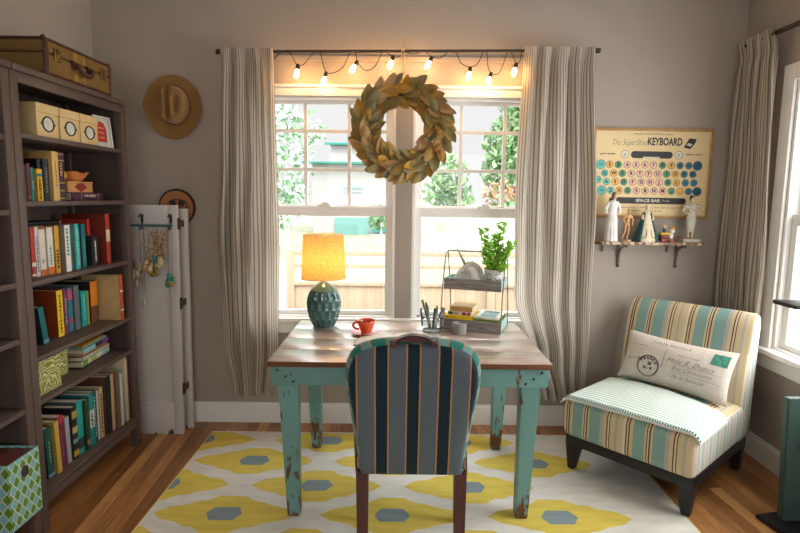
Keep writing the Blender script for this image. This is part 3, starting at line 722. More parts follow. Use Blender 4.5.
book('tall purple book with gold spine bands on the second shelf', A+.012, 2.551, 2.595, z, .222, (62, 34, 60), bands=[(k, k+.025, (176, 140, 70)) for k in (.04, .2, .36, .82, .95)], title=((190, 150, 80), .52, .78, .6), d=.18)
book('tall black slipcase at the right of the upright books on the second shelf', A-.07, 2.598, 2.650, z, .228, (26, 26, 30))
# second shelf: things to the right
def flat_book(label, x, y, zs, length, th, depth, cov, rz=0, group='books in the tall bookcase', bands=(), title=None, board=None):
    o = book(label, 0, -th/2, th/2, 0, length, cov, depth, board, 0, bands, group, title)
    # spine towards +X, laid on its side: length runs along Y
    o.matrix_world = Tm(x, y, zs+th/2) @ Rm(rz) @ Tm(0, -length/2, 0) @ Rm(-pi/2, 'X')
    return o
flat_book('thick purple hardback lying flat under the cigar box on the second shelf', -1.575, 2.782, z, .275, .040, .17, (66, 36, 58), bands=[(.28, .3, (170, 140, 100)), (.82, .84, (170, 140, 100))], title=((190, 170, 150), .38, .75, .5))
o = thing('cigar_box', 'small wooden cigar box with a red diamond on the second shelf', 'box', (-1.64, 2.731, z+.0405))
bm = bm_new(); box(bm, -.06, .06, -.105, .105, 0, .044, bev=.002); mesh_obj('body', bm, cm(190, 140, 82), o)
bm = bm_new(); box(bm, -.062, .062, -.107, .107, .0445, .053, bev=.002); mesh_obj('lid', bm, cm(200, 150, 90), o)
bm = bm_new(); prism(bm, [(-.056, 0), (0, -.024), (.056, 0), (0, .024)], 0, .0012, M=Tm(.0605, 0, .026) @ Rm(pi/2, 'Z') @ UP); mesh_obj('diamond_emblem', bm, cm(130, 36, 34), o)
o = thing('bowl', 'rough terracotta-coloured wooden bowl on top of the cigar box', 'bowl', (-1.64, 2.748, z+.0945))
bm = bm_new(); lathe(bm, [(0, 0), (.045, 0), (.058, .010), (.074, .032), (.082, .044), (.074, .040), (.05, .018), (0, .010)], 28)
for v in bm.verts:
    a = atan2(v.co.y, v.co.x); v.co.z += (.004*sin(5*a)+.003*sin(9*a+1))*(v.co.z/.04); k = 1+.05*sin(7*a+v.co.z*60); v.co.x *= k; v.co.y *= k
mesh_obj('shell', bm, cm(196, 118, 66, .75, var=.3, bump=.4), o, smooth=60)
o = thing('egg_ornament', 'small yellow-green egg ornament left of the wooden bowl', 'ornament', (-1.62, 2.640, z+.0945))
bm = bm_new(); lathe(bm, [(0, .004), (.018, .006), (.025, .02), (.024, .034), (.016, .046), (.006, .052), (0, .053)], 20); mesh_obj('egg', bm, cm(190, 176, 40, .3), o, smooth=60)
bm = bm_new(); lathe(bm, [(0, 0), (.016, 0), (.019, .007), (.022, .014), (.018, .012), (0, .008)], 20); mesh_obj('cup', bm, cm(150, 110, 60), o, smooth=60)
# third shelf
z = 1.098; A = -1.606
book('red paperback with a white band at the left end of the third shelf', A, 2.373, 2.401, z, .220, (184, 58, 44), bands=[(.22, .30, WHT), (.03, .07, WHT)], leanr=rad(0))
book('white paperback beside the red one on the third shelf', A, 2.403, 2.428, z, .221, (206, 204, 204), title=((120, 110, 130), .1, .8, .5))
book('cream book with an orange foot and brown top on the third shelf', A, 2.430, 2.474, z, .222, (222, 216, 200), bands=[(0, .12, (186, 104, 50)), (.94, 1, (150, 90, 50))], title=((40, 120, 120), .25, .32, .4))
book('white book with a bright orange foot on the third shelf', A+.006, 2.476, 2.520, z, .215, (222, 220, 210), bands=[(0, .16, (226, 106, 30))], title=((60, 150, 150), .2, .6, .4))
book('mustard yellow book on the third shelf', A+.012, 2.523, 2.556, z, .219, (208, 160, 40), title=(BLK, .1, .5, .6))
book('white hardback with blue-green lettering marks and a grey cover on the third shelf', A+.03, 2.572, 2.611, z, .220, (232, 230, 222), board=(150, 138, 126), title=((40, 130, 140), .35, .95, .6))
book('thin yellow-tan booklet behind the white hardback on the third shelf', A+.012, 2.613, 2.628, z, .215, (204, 164, 90))
book('teal-covered book left of the bright turquoise spine on the third shelf', A+.01, 2.631, 2.654, z, .221, (40, 150, 150), board=(130, 130, 134))
book('bright turquoise book in the middle of the third shelf', A+.026, 2.657, 2.692, z, .222, (30, 178, 172), board=(140, 136, 138), title=((200, 230, 225), .1, .9, .25))
book('grey-lilac short book between turquoise and dark teal spines on the third shelf', A, 2.704, 2.740, z, .192, (140, 130, 138))
book('dark teal book right of the grey-lilac one on the third shelf', A+.008, 2.743, 2.778, z, .217, (20, 112, 116), title=((120, 190, 190), .2, .7, .3))
book('short black book with white spine marks on the third shelf', A+.026, 2.800, 2.862, z, .154, (30, 30, 32), title=(WHT, .15, .85, .3))
book('small red book behind the short black one on the third shelf', A-.03, 2.864, 2.890, z, .235, (190, 56, 46), bands=[(0, .08, (200, 70, 50))])
book('big dark red album with a cream label at the right end of the third shelf', A+.045, 2.905, 2.945, z, .264, (172, 60, 36), board=(120, 40, 32), bands=[(.44, .68, (214, 190, 160))], d=.23)
flat_book('black hardback lying flat across the tops of the third-shelf books', A-.045, 2.55, z+.2235, .23, .016, .14, (30, 30, 34), bands=[(.96, 1, (196, 150, 60))])
# fourth shelf
z = .775; A = -1.658
book('thin pink book squeezed at the left end of the fourth shelf', A, 2.388, 2.402, z, .155, (190, 110, 120))
book('cream paperback behind the dark teal one on the fourth shelf', A-.03, 2.404, 2.424, z, .21, (196, 178, 150))
book('dark teal book leaning right at the left of the fourth shelf', A+.03, 2.450, 2.488, z, .178, (18, 104, 108), board=(22, 66, 72), leanr=rad(9), bands=[(.03, .12, (110, 150, 160))])
book('bright yellow book with a rust-red cover on the fourth shelf', A+.01, 2.592, 2.640, z, .226, (240, 196, 22), board=(170, 72, 30), title=(BLK, .08, .9, .35), d=.18)
book('plum purple book right of the yellow one on the fourth shelf', A, 2.660, 2.692, z, .228, (108, 52, 92), title=((170, 180, 200), .2, .8, .4))
book('pink and teal spined book on the fourth shelf', A, 2.695, 2.734, z, .224, (44, 120, 124), bands=[(.72, .95, (190, 74, 110)), (.2, .3, (170, 60, 96))])
book('slate grey book in the middle of the fourth shelf', A+.006, 2.737, 2.784, z, .227, (94, 104, 108))
book('short bright teal book on the fourth shelf', A, 2.806, 2.858, z, .186, (20, 160, 158), title=((120, 210, 205), .2, .9, .4))
book('thin green-yellow booklet next to the orange book on the fourth shelf', A, 2.860, 2.880, z, .180, (150, 150, 60))
book('orange and dark brown book on the fourth shelf', A+.004, 2.890, 2.958, z, .225, (226, 130, 24), board=(40, 36, 38), bands=[(0, .4, (110, 70, 40))], d=.17)
book('large tan album with a red patterned spine at the right end of the fourth shelf', -1.54, 2.975, 3.010, z, .250, (196, 80, 50), board=(196, 168, 116), d=.21, bands=[(.62, .66, WHT), (.2, .24, WHT)])
# fifth shelf: two patterned boxes and a stack
m, t, b = nt('green_damask'); b.inputs['Roughness'].default_value = .8
tc = N(t, 'ShaderNodeTexCoord'); wv = N(t, 'ShaderNodeTexWave'); wv.wave_type = 'RINGS'; wv.inputs['Scale'].default_value = 17; wv.inputs['Distortion'].default_value = 12; wv.inputs['Detail'].default_value = 1; wv.inputs['Detail Scale'].default_value = 1.4
t.links.new(tc.outputs['Object'], wv.inputs['Vector']); r = N(t, 'ShaderNodeValToRGB'); r.color_ramp.interpolation = 'CONSTANT'; e = r.color_ramp.elements
e[0].color = S(136, 140, 40); e[1].position = .66; e[1].color = S(206, 204, 160); t.links.new(wv.outputs['Fac'], r.inputs['Fac']); t.links.new(r.outputs['Color'], b.inputs['Base Color'])
m_dam = m
for lab, x, y, sx_, sy_, h in (('green and cream scrollwork gift box nearer the camera on the fifth shelf', -1.66, 2.372, .19, .17, .152), ('green and cream scrollwork gift box set back beside the flat book stack', -1.72, 2.556, .16, .16, .150)):
    o = thing('gift_box', lab, 'box', (x, y, .585), group='patterned boxes on the fifth shelf')
    bm = bm_new(); box(bm, -sx_/2, sx_/2, -sy_/2, sy_/2, 0, h*.74, bev=.002); mesh_obj('body', bm, m_dam, o)
    bm = bm_new(); box(bm, -sx_/2-.003, sx_/2+.003, -sy_/2-.003, sy_/2+.003, h*.75, h, bev=.002); mesh_obj('lid', bm, m_dam, o)
zz = .585
for lab, th, ln, dp, c, bands, dx in (('thin black magazine at the bottom of the flat stack on the fifth shelf', .006, .30, .2, (40, 42, 44), (), .0),
        ('cream book with a green leafy spine in the flat stack on the fifth shelf', .030, .30, .21, (204, 204, 176), [(.02, .2, (110, 150, 50)), (.3, .5, (160, 180, 100)), (.75, .95, (130, 190, 180))], .0),
        ('grey-white book above the leafy one in the flat stack', .022, .29, .2, (186, 176, 160), (), .004),
        ('slim orange-tan book in the middle of the flat stack', .011, .26, .19, (196, 130, 60), (), -.004),
        ('pale blue book with a purple spine end in the flat stack', .026, .27, .19, (132, 190, 190), [(.46, .78, (70, 50, 70)), (.8, 1, (140, 70, 150))], .004),
        ('thin aqua booklet near the top of the flat stack', .007, .27, .19, (150, 200, 200), (), -.002),
        ('thin orange booklet on the top of the flat stack', .008, .24, .17, (216, 150, 40), (), -.008)):
    flat_book(lab, -1.615+dx, 2.84, zz, ln, th, dp, c, rz=rad(4), bands=bands, board=(150, 146, 140) if th > .02 else None); zz += th+.0004
# bottom shelf
z = .175; A = -1.585
book('dark green hardback at the left end of the bottom shelf', A, 2.352, 2.398, z, .238, (22, 84, 72), bands=[(.02, .08, (120, 150, 160))], title=((150, 180, 160), .3, .75, .2), leanr=rad(3))
book('gold-spined book next to the green hardback on the bottom shelf', A+.012, 2.404, 2.436, z, .252, (204, 170, 80), leanr=rad(2.5))
book('maroon hardback with a red top corner on the bottom shelf', A, 2.444, 2.494, z, .256, (112, 36, 64), bands=[(.86, 1, (170, 50, 60))], title=((170, 90, 110), .2, .7, .3), leanr=rad(2.5))
book('pale lilac book right of the maroon one on the bottom shelf', A, 2.500, 2.532, z, .232, (172, 168, 186), leanr=rad(2))
book('black and yellow patchwork-spined book on the bottom shelf', A+.004, 2.541, 2.584, z, .262, (40, 44, 40), bands=[(.05, .16, (196, 160, 60)), (.3, .38, (120, 160, 150)), (.5, .62, (200, 180, 110)), (.78, .92, (180, 150, 70))])
book('wide turquoise book near the middle of the bottom shelf', A, 2.588, 2.640, z, .272, (40, 166, 164), board=(90, 120, 116), bands=[(.1, .3, (50, 60, 60))])
book('forest green book right of the turquoise one on the bottom shelf', A+.012, 2.643, 2.676, z, .262, (44, 74, 52), bands=[(.1, .2, (150, 130, 90))])
book('teal and white spined book on the bottom shelf', A+.01, 2.680, 2.722, z, .274, (30, 140, 140), bands=[(.36, .7, (206, 210, 204))], title=(BLK, .4, .66, .5))
book('deep blue-green book left of the thin white one on the bottom shelf', A, 2.726, 2.764, z, .272, (24, 84, 92), title=((170, 200, 200), .1, .9, .35))
book('thin white book on the bottom shelf', A, 2.767, 2.782, z, .268, (208, 204, 190))
book('tan book with a speckled spine on the bottom shelf', A+.004, 2.786, 2.820, z, .275, (186, 166, 130), title=((110, 70, 50), .1, .9, .6))
book('big black portfolio on the bottom shelf', A+.016, 2.830, 2.878, z, .318, (26, 28, 32), board=(98, 60, 44), d=.25)
book('tall tan album beside the black portfolio on the bottom shelf', A+.016, 2.882, 2.912, z, .316, (192, 164, 128))
book('tall brown album near the right end of the bottom shelf', A+.03, 2.915, 2.944, z, .322, (122, 92, 72))
book('tall pale aqua binder near the right end of the bottom shelf', A+.032, 2.947, 2.976, z, .320, (186, 202, 196), bands=[(.94, 1, (60, 150, 150))])
o = thing('art_board', 'large cream canvas board standing at the right end of the bottom shelf', 'canvas', (-1.68, 3.02, z))
bm = bm_new(); box(bm, -.13, .128, -.016, .010, 0, .372, bev=.002); mesh_obj('panel', bm, cm(206, 186, 158), o)
bm = bm_new(); box(bm, -.132, .13, .0105, .016, 0, .374, bev=.001); mesh_obj('backing', bm, cm(120, 90, 66), o)
# top shelf: keepsake boxes and a framed print
m_cream = cm(222, 196, 142, .75, var=.05)
for i, (y, lab) in enumerate(((2.494, 'cream photo box nearest the camera on the top shelf'), (2.660, 'middle one of the three cream photo boxes on the top shelf'), (2.822, 'cream photo box touching the white picture frame on the top shelf'))):
    o = thing('photo_box', lab, 'storage box', (-1.69, y, 1.708), group='cream photo boxes on the top shelf')
    bm = bm_new(); box(bm, -.118, .118, -.076, .076, 0, .108, bev=.0015); mesh_obj('body', bm, m_cream, o)
    bm = bm_new(); box(bm, -.121, .121, -.079, .079, .1085, .147, bev=.0015); mesh_obj('lid', bm, m_cream, o)
    bm = bm_new(); M_ = Tm(.1185, 0, .062) @ Rm(pi/2, 'Z') @ UP @ Sm(1.12, .92, 1)
    tube(bm, [(.034*cos(2*pi*k/28), .034*sin(2*pi*k/28), .001) for k in range(28)], .0036, 8, closed=True, M=M_)
    for s in (-1, 1): prism(bm, [(s*.036, -.008), (s*.047, 0), (s*.036, .008)][::s], 0, .003, M=M_); 
    h_ = mesh_obj('label_holder', bm, m_black, o)
    bm = bm_new(); disc(bm, (0, 0), .034, .0006, M=M_); tag(mesh_obj('label_card', bm, cm(214, 216, 206), h_), None)
o = thing('picture_frame', 'small white frame with a red print on the top shelf', 'picture', (-1.585, 2.972, 1.708)); o.rotation_euler = (0, rad(-6), rad(-8))
F = Rm(pi/2, 'Z') @ UP
bm = bm_new()
for a, b_, c, d in ((-.067, .067, 0, .012), (-.067, .067, .153, .165), (-.067, -.055, .012, .153), (.055, .067, .012, .153)): box(bm, a, b_, c, d, 0, .014, M=F, bev=.001)
mesh_obj('frame', bm, cm(206, 206, 204), o)
bm = bm_new(); box(bm, -.056, .056, .011, .154, .002, .006, M=F); mesh_obj('mat_board', bm, cm(200, 202, 200), o)
bm = bm_new(); flat(bm, [(-.045, .03), (.03, .03), (.032, .10), (.02, .128), (-.01, .138), (-.045, .13)], .0066, M=F); mesh_obj('print', bm, cm(186, 60, 48), o)
bm = bm_new()
for y in (.05, .075, .1): box(bm, -.03, .012, y, y+.006, .0066, .0072, M=F)
mesh_obj('print_lines', bm, cm(220, 170, 150), o)
# suitcase on top
m_tw = stripes('suitcase_tweed', [(.175, S(124, 96, 56)), (.028, S(118, 88, 44)), (.018, S(150, 116, 60)), (.012, S(160, 130, 86)), (.055, S(140, 106, 52)), (.012, S(160, 130, 86)), (.022, S(122, 92, 46)), (.208, S(124, 96, 56))], 'Y', 'Object', offset=.265, weave=.35)
m_lea = mat('brown_leather', S(72, 40, 30), .45, .4, var=.2, scale=30)
sc = thing('suitcase', 'vintage tan tweed suitcase with dark leather edges on top of the bookcase', 'suitcase', (-1.70, 2.692, 1.9705) )
sc.scale = (1, 1, 1.16)
bm = bm_new(); box(bm, -.19, .178, -.262, .262, .002, .082, bev=.012, seg=4); box(bm, -.19, .178, -.262, .262, .084, .134, bev=.012, seg=4); mesh_obj('body', bm, m_tw, sc, smooth=50)
bm = bm_new()
for x in (-.188, .176):
    for y in (-.258, .258): tube(bm, spline([(x-math.copysign(.012, x), y, .001), (x, y, .02), (x, y, .07), (x, y, .12), (x-math.copysign(.012, x), y, .136)], 4), .011, 8)
    for zz in (.006, .130): tube(bm, [(x, -.258, zz), (x, .258, zz)], .0065, 8)
for y in (-.26, .26):
    for zz in (.006, .130): tube(bm, [(-.188, y, zz), (.176, y, zz)], .0065, 8)
mesh_obj('leather_edging', bm, m_lea, sc)
bm = bm_new(); tube(bm, spline([(.178, -.062, .074), (.200, -.058, .066), (.205, -.035, .048), (.206, 0, .042), (.205, .035, .048), (.200, .058, .066), (.178, .062, .074)], 5), .010, 10)
for y in (-.062, .062): box(bm, .176, .188, y-.016, y+.016, .055, .088, bev=.003)
mesh_obj('handle', bm, m_lea, sc)
for y in (-.185, .185):
    bm = bm_new(); box(bm, .177, .184, y-.022, y+.022, .060, .108, bev=.002); box(bm, .184, .190, y-.010, y+.010, .066, .09, bev=.003); tube(bm, [(.186, y-.012, .098), (.186, y+.012, .098)], .005, 8); mesh_obj('latch', bm, cm(120, 104, 70, .35, metal=.7), sc)
# patterned fabric bin in the second bookcase
m, t, b = nt('lattice_print'); b.inputs['Roughness'].default_value = .85
tc = N(t, 'ShaderNodeTexCoord'); sx = N(t, 'ShaderNodeSeparateXYZ'); t.links.new(tc.outputs['UV'], sx.inputs[0])
def mth(op, a, b_=None):
    q_ = N(t, 'ShaderNodeMath', operation=op)
    for i, v in enumerate((a, b_)):
        if v is None: continue
        if hasattr(v, 'is_linked'): t.links.new(v, q_.inputs[i])
        else: q_.inputs[i].default_value = v
    return q_.outputs[0]
P1 = mth('ADD', mth('MULTIPLY', sx.outputs['X'], 25.), mth('MULTIPLY', sx.outputs['Y'], 19.)); P2 = mth('SUBTRACT', mth('MULTIPLY', sx.outputs['Y'], 19.), mth('MULTIPLY', sx.outputs['X'], 25.))
e1, e2 = mth('ABSOLUTE', mth('SUBTRACT', mth('FRACT', P1), .5)), mth('ABSOLUTE', mth('SUBTRACT', mth('FRACT', P2), .5))
line = mth('GREATER_THAN', mth('MAXIMUM', e1, e2), .44); par = mth('GREATER_THAN', mth('FRACT', mth('MULTIPLY', mth('ADD', mth('FLOOR', P1), mth('FLOOR', P2)), .5)), .25)
mx = N(t, 'ShaderNodeMix', data_type='RGBA'); mx.inputs['A'].default_value = S(98, 140, 44); mx.inputs['B'].default_value = S(128, 186, 190); t.links.new(par, mx.inputs['Factor'])
my = N(t, 'ShaderNodeMix', data_type='RGBA'); my.inputs['B'].default_value = S(206, 216, 200); t.links.new(mx.outputs['Result'], my.inputs['A']); t.links.new(line, my.inputs['Factor']); t.links.new(my.outputs['Result'], b.inputs['Base Color'])
m_bin = m
o = thing('storage_bin', 'square fabric bin with a green and aqua lattice print on the lowest shelf', 'storage bin', (-1.575, 2.042, .175))
bm = bm_new(); hx, hy, H = .105, .088, .268
c4 = [(hx, -hy), (hx, hy), (-hx, hy), (-hx, -hy)]; ul = 0
for i in range(4):
    a, b_ = c4[i], c4[(i+1) % 4]; L = math.dist(a, b_)
    for k, s in ((1, 0), (.95, 1)):
        grid(bm, 1, 1, lambda u, v, k=k: V(((a[0]+(b_[0]-a[0])*u)*k, (a[1]+(b_[1]-a[1])*u)*k, .0+H*v)), lambda u, v, ul=ul: (ul+L*u, H*v))
    grid(bm, 1, 1, lambda u, v: V(((a[0]+(b_[0]-a[0])*u)*(1-.05*v), (a[1]+(b_[1]-a[1])*u)*(1-.05*v), H)), lambda u, v: (.01, .01)); ul += L
mesh_obj('body', bm, m_bin, o); bm = bm_new(); box(bm, -hx*.94, hx*.94, -hy*.94, hy*.94, .001, .006); mesh_obj('bottom_board', bm, cm(120, 110, 90), o)
bm = bm_new(); tube(bm, [(hx+.001, .016*cos(2*pi*k/20), .205+.019*sin(2*pi*k/20)) for k in range(20)], .004, 8, closed=True); disc(bm, (0, 0), .015, 0, M=Tm(hx+.0008, 0, .205) @ Rm(pi/2, 'Y')); mesh_obj('grommet', bm, cm(70, 50, 44, .4), o)
bm = bm_new(); box(bm, -hx*.93, hx*.93, -hy*.93, hy*.93, .235, .262, bev=.004); tag(mesh_obj('contents_cover', bm, cm(92, 50, 42), o), 'dark red-brown cloth lining')
# ---------------------------------------------------------------- folding door with jewellery
m_door = worn('chipped_white_paint', S(206, 202, 200), S(84, 60, 44), .5, .71, .05, 7)
dr = thing('folding_door', 'old chipped white folding door panel standing beside the bookcase', 'door panel', (-1.50, 3.245, 0)); dr.rotation_euler = (rad(-1.0), 0, 0)
def leaf(x0, x1, y, h, nm):
    bm = bm_new(); f = .055
    box(bm, x0, x0+f, y-.014, y+.014, 0, h, bev=.002); box(bm, x1-f, x1, y-.014, y+.014, 0, h, bev=.002)
    for a, b_ in ((0, .20), (h-.11, h)): box(bm, x0+f, x1-f, y-.014, y+.014, a, b_, bev=.001)
    box(bm, x0+f-.002, x1-f+.002, y-.004, y+.005, .19, h-.1)
    for q_ in ((x0+f, .2, x1-f, .2), (x0+f, h-.11, x1-f, h-.11), (x0+f, .2, x0+f, h-.11), (x1-f, .2, x1-f, h-.11)): tube(bm, [(q_[0], y-.006, q_[1]), (q_[2], y-.006, q_[3])], .006, 6)
    return mesh_obj(nm, bm, m_door, dr)
leaf(-.20, .175, 0, 1.405, 'front_leaf'); leaf(-.18, .196, .098, 1.385, 'rear_leaf')
for z in (.25, .78, 1.26):
    bm = bm_new(); box(bm, .1755, .178, -.012, .012, z, z+.07, bev=.0005); tube(bm, [(.180, .013, z), (.180, .013, z+.07)], .0045, 8); box(bm, .176, .179, .012, .09, z+.015, z+.055); mesh_obj('hinge', bm, cm(80, 66, 52, .4, metal=.5), dr)
for x in (-.030, .140):
    bm = bm_new(); box(bm, x-.008, x+.008, -.018, -.014, 1.30, 1.352, bev=.002); tube(bm, spline([(x, -.018, 1.345), (x, -.04, 1.35), (x, -.052, 1.338)], 4), .0042, 8); ell(bm, (x, -.053, 1.338), .006, u=8, v=6)
    tube(bm, spline([(x, -.016, 1.31), (x, -.022, 1.275), (x, -.040, 1.262), (x, -.054, 1.270), (x, -.056, 1.285)], 4), .0042, 8); ell(bm, (x, -.056, 1.287), .006, u=8, v=6); mesh_obj('hook', bm, m_black, dr)
br_ = thing('jewelry_rod', 'thin teal rod lying across the black hooks of the white door', 'rod', (-1.50, 3.226, 1.286)); bm = bm_new(); tube(bm, [(-.19, -.022, 0), (.166, -.022, 0)], .0068, 10); mesh_obj('bar', bm, cm(40, 104, 116, .4), br_)
def hang(label, x, w_, L, beads, cord=(120, 80, 60), pend=None, group='necklaces on the teal rod', z0=1.0):
    o = thing('necklace', label, 'necklace', (-1.50+x, 3.198, 1.293), group=group); n = 26; L *= 1.5; w_ *= 1.45; beads = [(c, a, b_, rb*1.6) for c, a, b_, rb in beads]
    pts = []
    for i in range(n+1):
        a = i/n; ss = sin(pi*a); pts.append(V((w_*(a-.5)*2*(.55+.45*ss) if True else 0, -.004*ss, -L*ss**.8)))
    bm = bm_new(); tube(bm, [V((-w_*.5, .006, -.004))]+pts+[V((w_*.5, .006, -.004))], .0012, 5); mesh_obj('cord', bm, cm(*cord), o)
    rr = random.Random(label)
    cols = sorted(set(c for c, _, _, _ in beads)); bm = bm_new()
    for ci, col in enumerate(cols):
        for c, a0, a1, rb in beads:
            if c != col: continue
            st = rb*1.7/(L*2.2)
            a = a0
            while a < a1:
                p = pts[min(n, int(a*n))].lerp(pts[min(n, int(a*n)+1)], a*n-int(a*n))
                ell(bm, (p.x+rr.uniform(-.011, .011), p.y-rb*.6-rr.uniform(0, .006), p.z), rb*rr.uniform(.8, 1.15), mi=ci, u=8, v=6); a += st*rr.uniform(.9, 1.5)
    mesh_obj('beads', bm, [cm(*c_, .35) for c_ in cols], o, smooth=60)
    if pend:
        c, ln, dz = pend; bm = bm_new(); zz = -L-dz
        if dz: tube(bm, [(0, -.004, -L), (0, -.006, zz)], .0012, 5)
        lathe(bm, [(0, 0), (.006, -.004), (.011, -ln*.6), (.009, -ln*.9), (0, -ln)], 12, M=Tm(0, -.008, zz)); mesh_obj('pendant', bm, cm(*c, .4), o, smooth=60)
    return o
GD, CRM, TQB, BRB, ORB = (168, 128, 70), (200, 176, 136), (80, 130, 128), (90, 64, 48), (176, 116, 60)
hang('necklace of grey-green and ivory chunks, leftmost on the teal rod', -.050, .034, .20, [(BRB, .25, .42, .008), ((150, 150, 130), .36, .64, .011), (CRM, .55, .75, .009)], cord=(96, 60, 44), pend=((196, 160, 130), .045, .02))
hang('long thin necklace with a pale drop pendant hanging lowest on the door', -.012, .012, .27, [(GD, .2, .3, .003)], pend=((180, 176, 160), .045, .03))
hang('necklace with gold seed beads and cream balls at the middle of the rod', .032, .036, .175, [(GD, .02, .3, .004), (CRM, .3, .7, .012), (GD, .7, .98, .004)])
hang('necklace of amber and olive beads overlapping the cream one', .055, .034, .195, [(GD, .05, .3, .004), (ORB, .28, .5, .011), ((120, 110, 60), .46, .72, .010), (GD, .72, .95, .004)])
hang('necklace with grey-blue and cream beads right of centre on the rod', .082, .034, .160, [(GD, .02, .28, .005), (TQB, .28, .46, .010), (CRM, .44, .72, .011), (GD, .72, .98, .004)])
hang('necklace of small gold beads next to the right hook', .100, .026, .135, [(GD, .05, .95, .0055), (TQB, .4, .6, .009)])
hang('turquoise and ochre bead cluster on a long cord at the right of the door', .150, .016, .235, [((40, 150, 146), .3, .72, .010), (GD, .38, .62, .011), (BRB, .4, .7, .009)], cord=(150, 110, 90), pend=((196, 184, 150), .03, .0))
#PART4
# ---------------------------------------------------------------- hat and round plaque on the left wall
m_felt = mat('tan_felt', S(150, 113, 66), .95, .1, var=.08, scale=40, bump=.15, bscale=300, sheen=.3)
m_felt2 = mat('hat_band_felt', S(120, 84, 44), .9, .1)
hat = thing('hat', 'tan wide-brimmed felt hat hanging on the wall left of the window', 'hat', (-1.383, YB-.002, 1.995), rot=(pi/2, 0, 0))   # local x right, y up, z out of the wall
RXc, RYc, OXc, OYc = .090, .112, .010, .006
def hat_fn(u, v):
    a = 2*pi*u; cs, sn = cos(a), sin(a)
    R_ = (.168+.008*cos(2*a+.6)-(.012*max(0, cos(a+.85))**10), .192+.004*cos(3*a))
    if v < .5:                                   # brim, curling towards the viewer at the sides
        k = v/.5; ex, ey = R_[0]*(1-k)+RXc*k, R_[1]*(1-k)+RYc*k
        z = .018+.026*(1-k)**1.5*cs*cs+.004*k-.012*(1-k)*abs(sn)
        return V((ex*cs+OXc*k, ey*sn+OYc*k, z))
    k = (v-.5)/.5; rr = 1-k
    if k < .45: s, z = 1-.12*(k/.45), .022+.085*sin(k/.45*pi/2)
    else: s = .88*(1-(k-.45)/.55); z = .107+.012*sin((k-.45)/.55*pi/2)
    x, y = RXc*s*cs, RYc*s*sn
    if k >= .3:                                  # centre crease and a lens-shaped dent each side
        f = min(1, (k-.3)/.2)
        z -= f*.05*math.exp(-((x+.018)/.013)**2)*max(0, 1-(y/.105)**4)
        z -= f*.034*math.exp(-((x-.030)/.016)**2)*max(0, 1-(y/.062)**2)
        z -= f*.036*math.exp(-((x+.066)/.016)**2)*max(0, 1-(y/.07)**2)
    return V((x+OXc, y+OYc, z))
bm = bm_new(); grid(bm, 72, 60, hat_fn); bmesh.ops.remove_doubles(bm, verts=bm.verts, dist=.0004); bmesh.ops.recalc_face_normals(bm, faces=bm.faces)
o = mesh_obj('felt', bm, m_felt, hat, smooth=70); md = o.modifiers.new('thick', 'SOLIDIFY'); md.thickness = .003; md.offset = -1
bm = bm_new(); tube(bm, [(OXc+(RXc+.001)*cos(2*pi*k/40), OYc+(RYc+.001)*sin(2*pi*k/40), .030) for k in range(40)], .006, 8, closed=True); box(bm, OXc+RXc-.004, OXc+RXc+.008, OYc-.03, OYc+.004, .022, .040, bev=.003); mesh_obj('band', bm, m_felt2, hat)
pl = thing('wooden_plaque', 'round wooden plaque with burnt drawing half hidden behind the white door', 'plaque', (-1.392, YB-.001, 1.388), rot=(pi/2, 0, 0))
bm = bm_new(); lathe(bm, [(0, 0), (.112, 0), (.116, .008), (.112, .016), (.104, .0165)], 48); mesh_obj('bark_rim', bm, cm(60, 44, 38, .9, bump=.5), pl, smooth=40)
m, t, b = nt('sliced_wood'); b.inputs['Roughness'].default_value = .5; tc = N(t, 'ShaderNodeTexCoord'); wv = N(t, 'ShaderNodeTexWave'); wv.wave_type = 'RINGS'; wv.rings_direction = 'Z'; wv.inputs['Scale'].default_value = 22; wv.inputs['Distortion'].default_value = 3
t.links.new(tc.outputs['Object'], wv.inputs['Vector']); r = N(t, 'ShaderNodeValToRGB'); r.color_ramp.elements[0].color = S(150, 92, 54); r.color_ramp.elements[1].color = S(200, 136, 84); t.links.new(wv.outputs['Fac'], r.inputs['Fac']); t.links.new(r.outputs['Color'], b.inputs['Base Color'])
bm = bm_new(); lathe(bm, [(0, .016), (.104, .016), (.104, .012)], 48); mesh_obj('face', bm, m, pl, smooth=40)
bm = bm_new()
for s in (-1, 1): disc(bm, (s*.028+.004, .028), .021, .0166, n=20)
for a in range(7): tube(bm, [(.05+.012*cos(a), -.03+.010*a-.03, .0166), (.075+.01*sin(a*2), -.045+.013*a, .0166)], .0022, 5)
tube(bm, spline([(-.055, .03, .0166), (-.01, .05, .0166), (.05, .04, .0166), (.07, .01, .0166)], 6), .003, 5); tube(bm, [(.045, -.05, .0166), (.085, -.075, .0166)], .003, 5)
mesh_obj('burnt_drawing', bm, cm(66, 50, 44), pl)
# ---------------------------------------------------------------- keyboard chart
chart = thing('wall_chart', 'framed vintage typewriter keyboard wall chart with coloured keys above the small shelf', 'poster', (1.535, YB-.004, 1.628), rot=(pi/2, rad(-.7), 0))
chart.rotation_euler = (Rm(rad(.35), 'Y') @ Rm(pi/2, 'X')).to_euler()
K = .001012; U = lambda zx: (zx-385)*K; W_ = lambda zy: (327-zy)*K
m_fr = mat('chart_frame_wood', S(176, 136, 84), .6, var=.2, scale=20)
bm = bm_new(); fw_, fh_ = .736, .545
for a, b_, c, d in ((-fw_/2, fw_/2, fh_/2-.016, fh_/2), (-fw_/2, fw_/2, -fh_/2, -fh_/2+.016), (-fw_/2, -fw_/2+.016, -fh_/2+.016, fh_/2-.016), (fw_/2-.016, fw_/2, -fh_/2+.016, fh_/2-.016)): box(bm, a, b_, c, d, 0, .014, bev=.002)
mesh_obj('frame', bm, m_fr, chart)
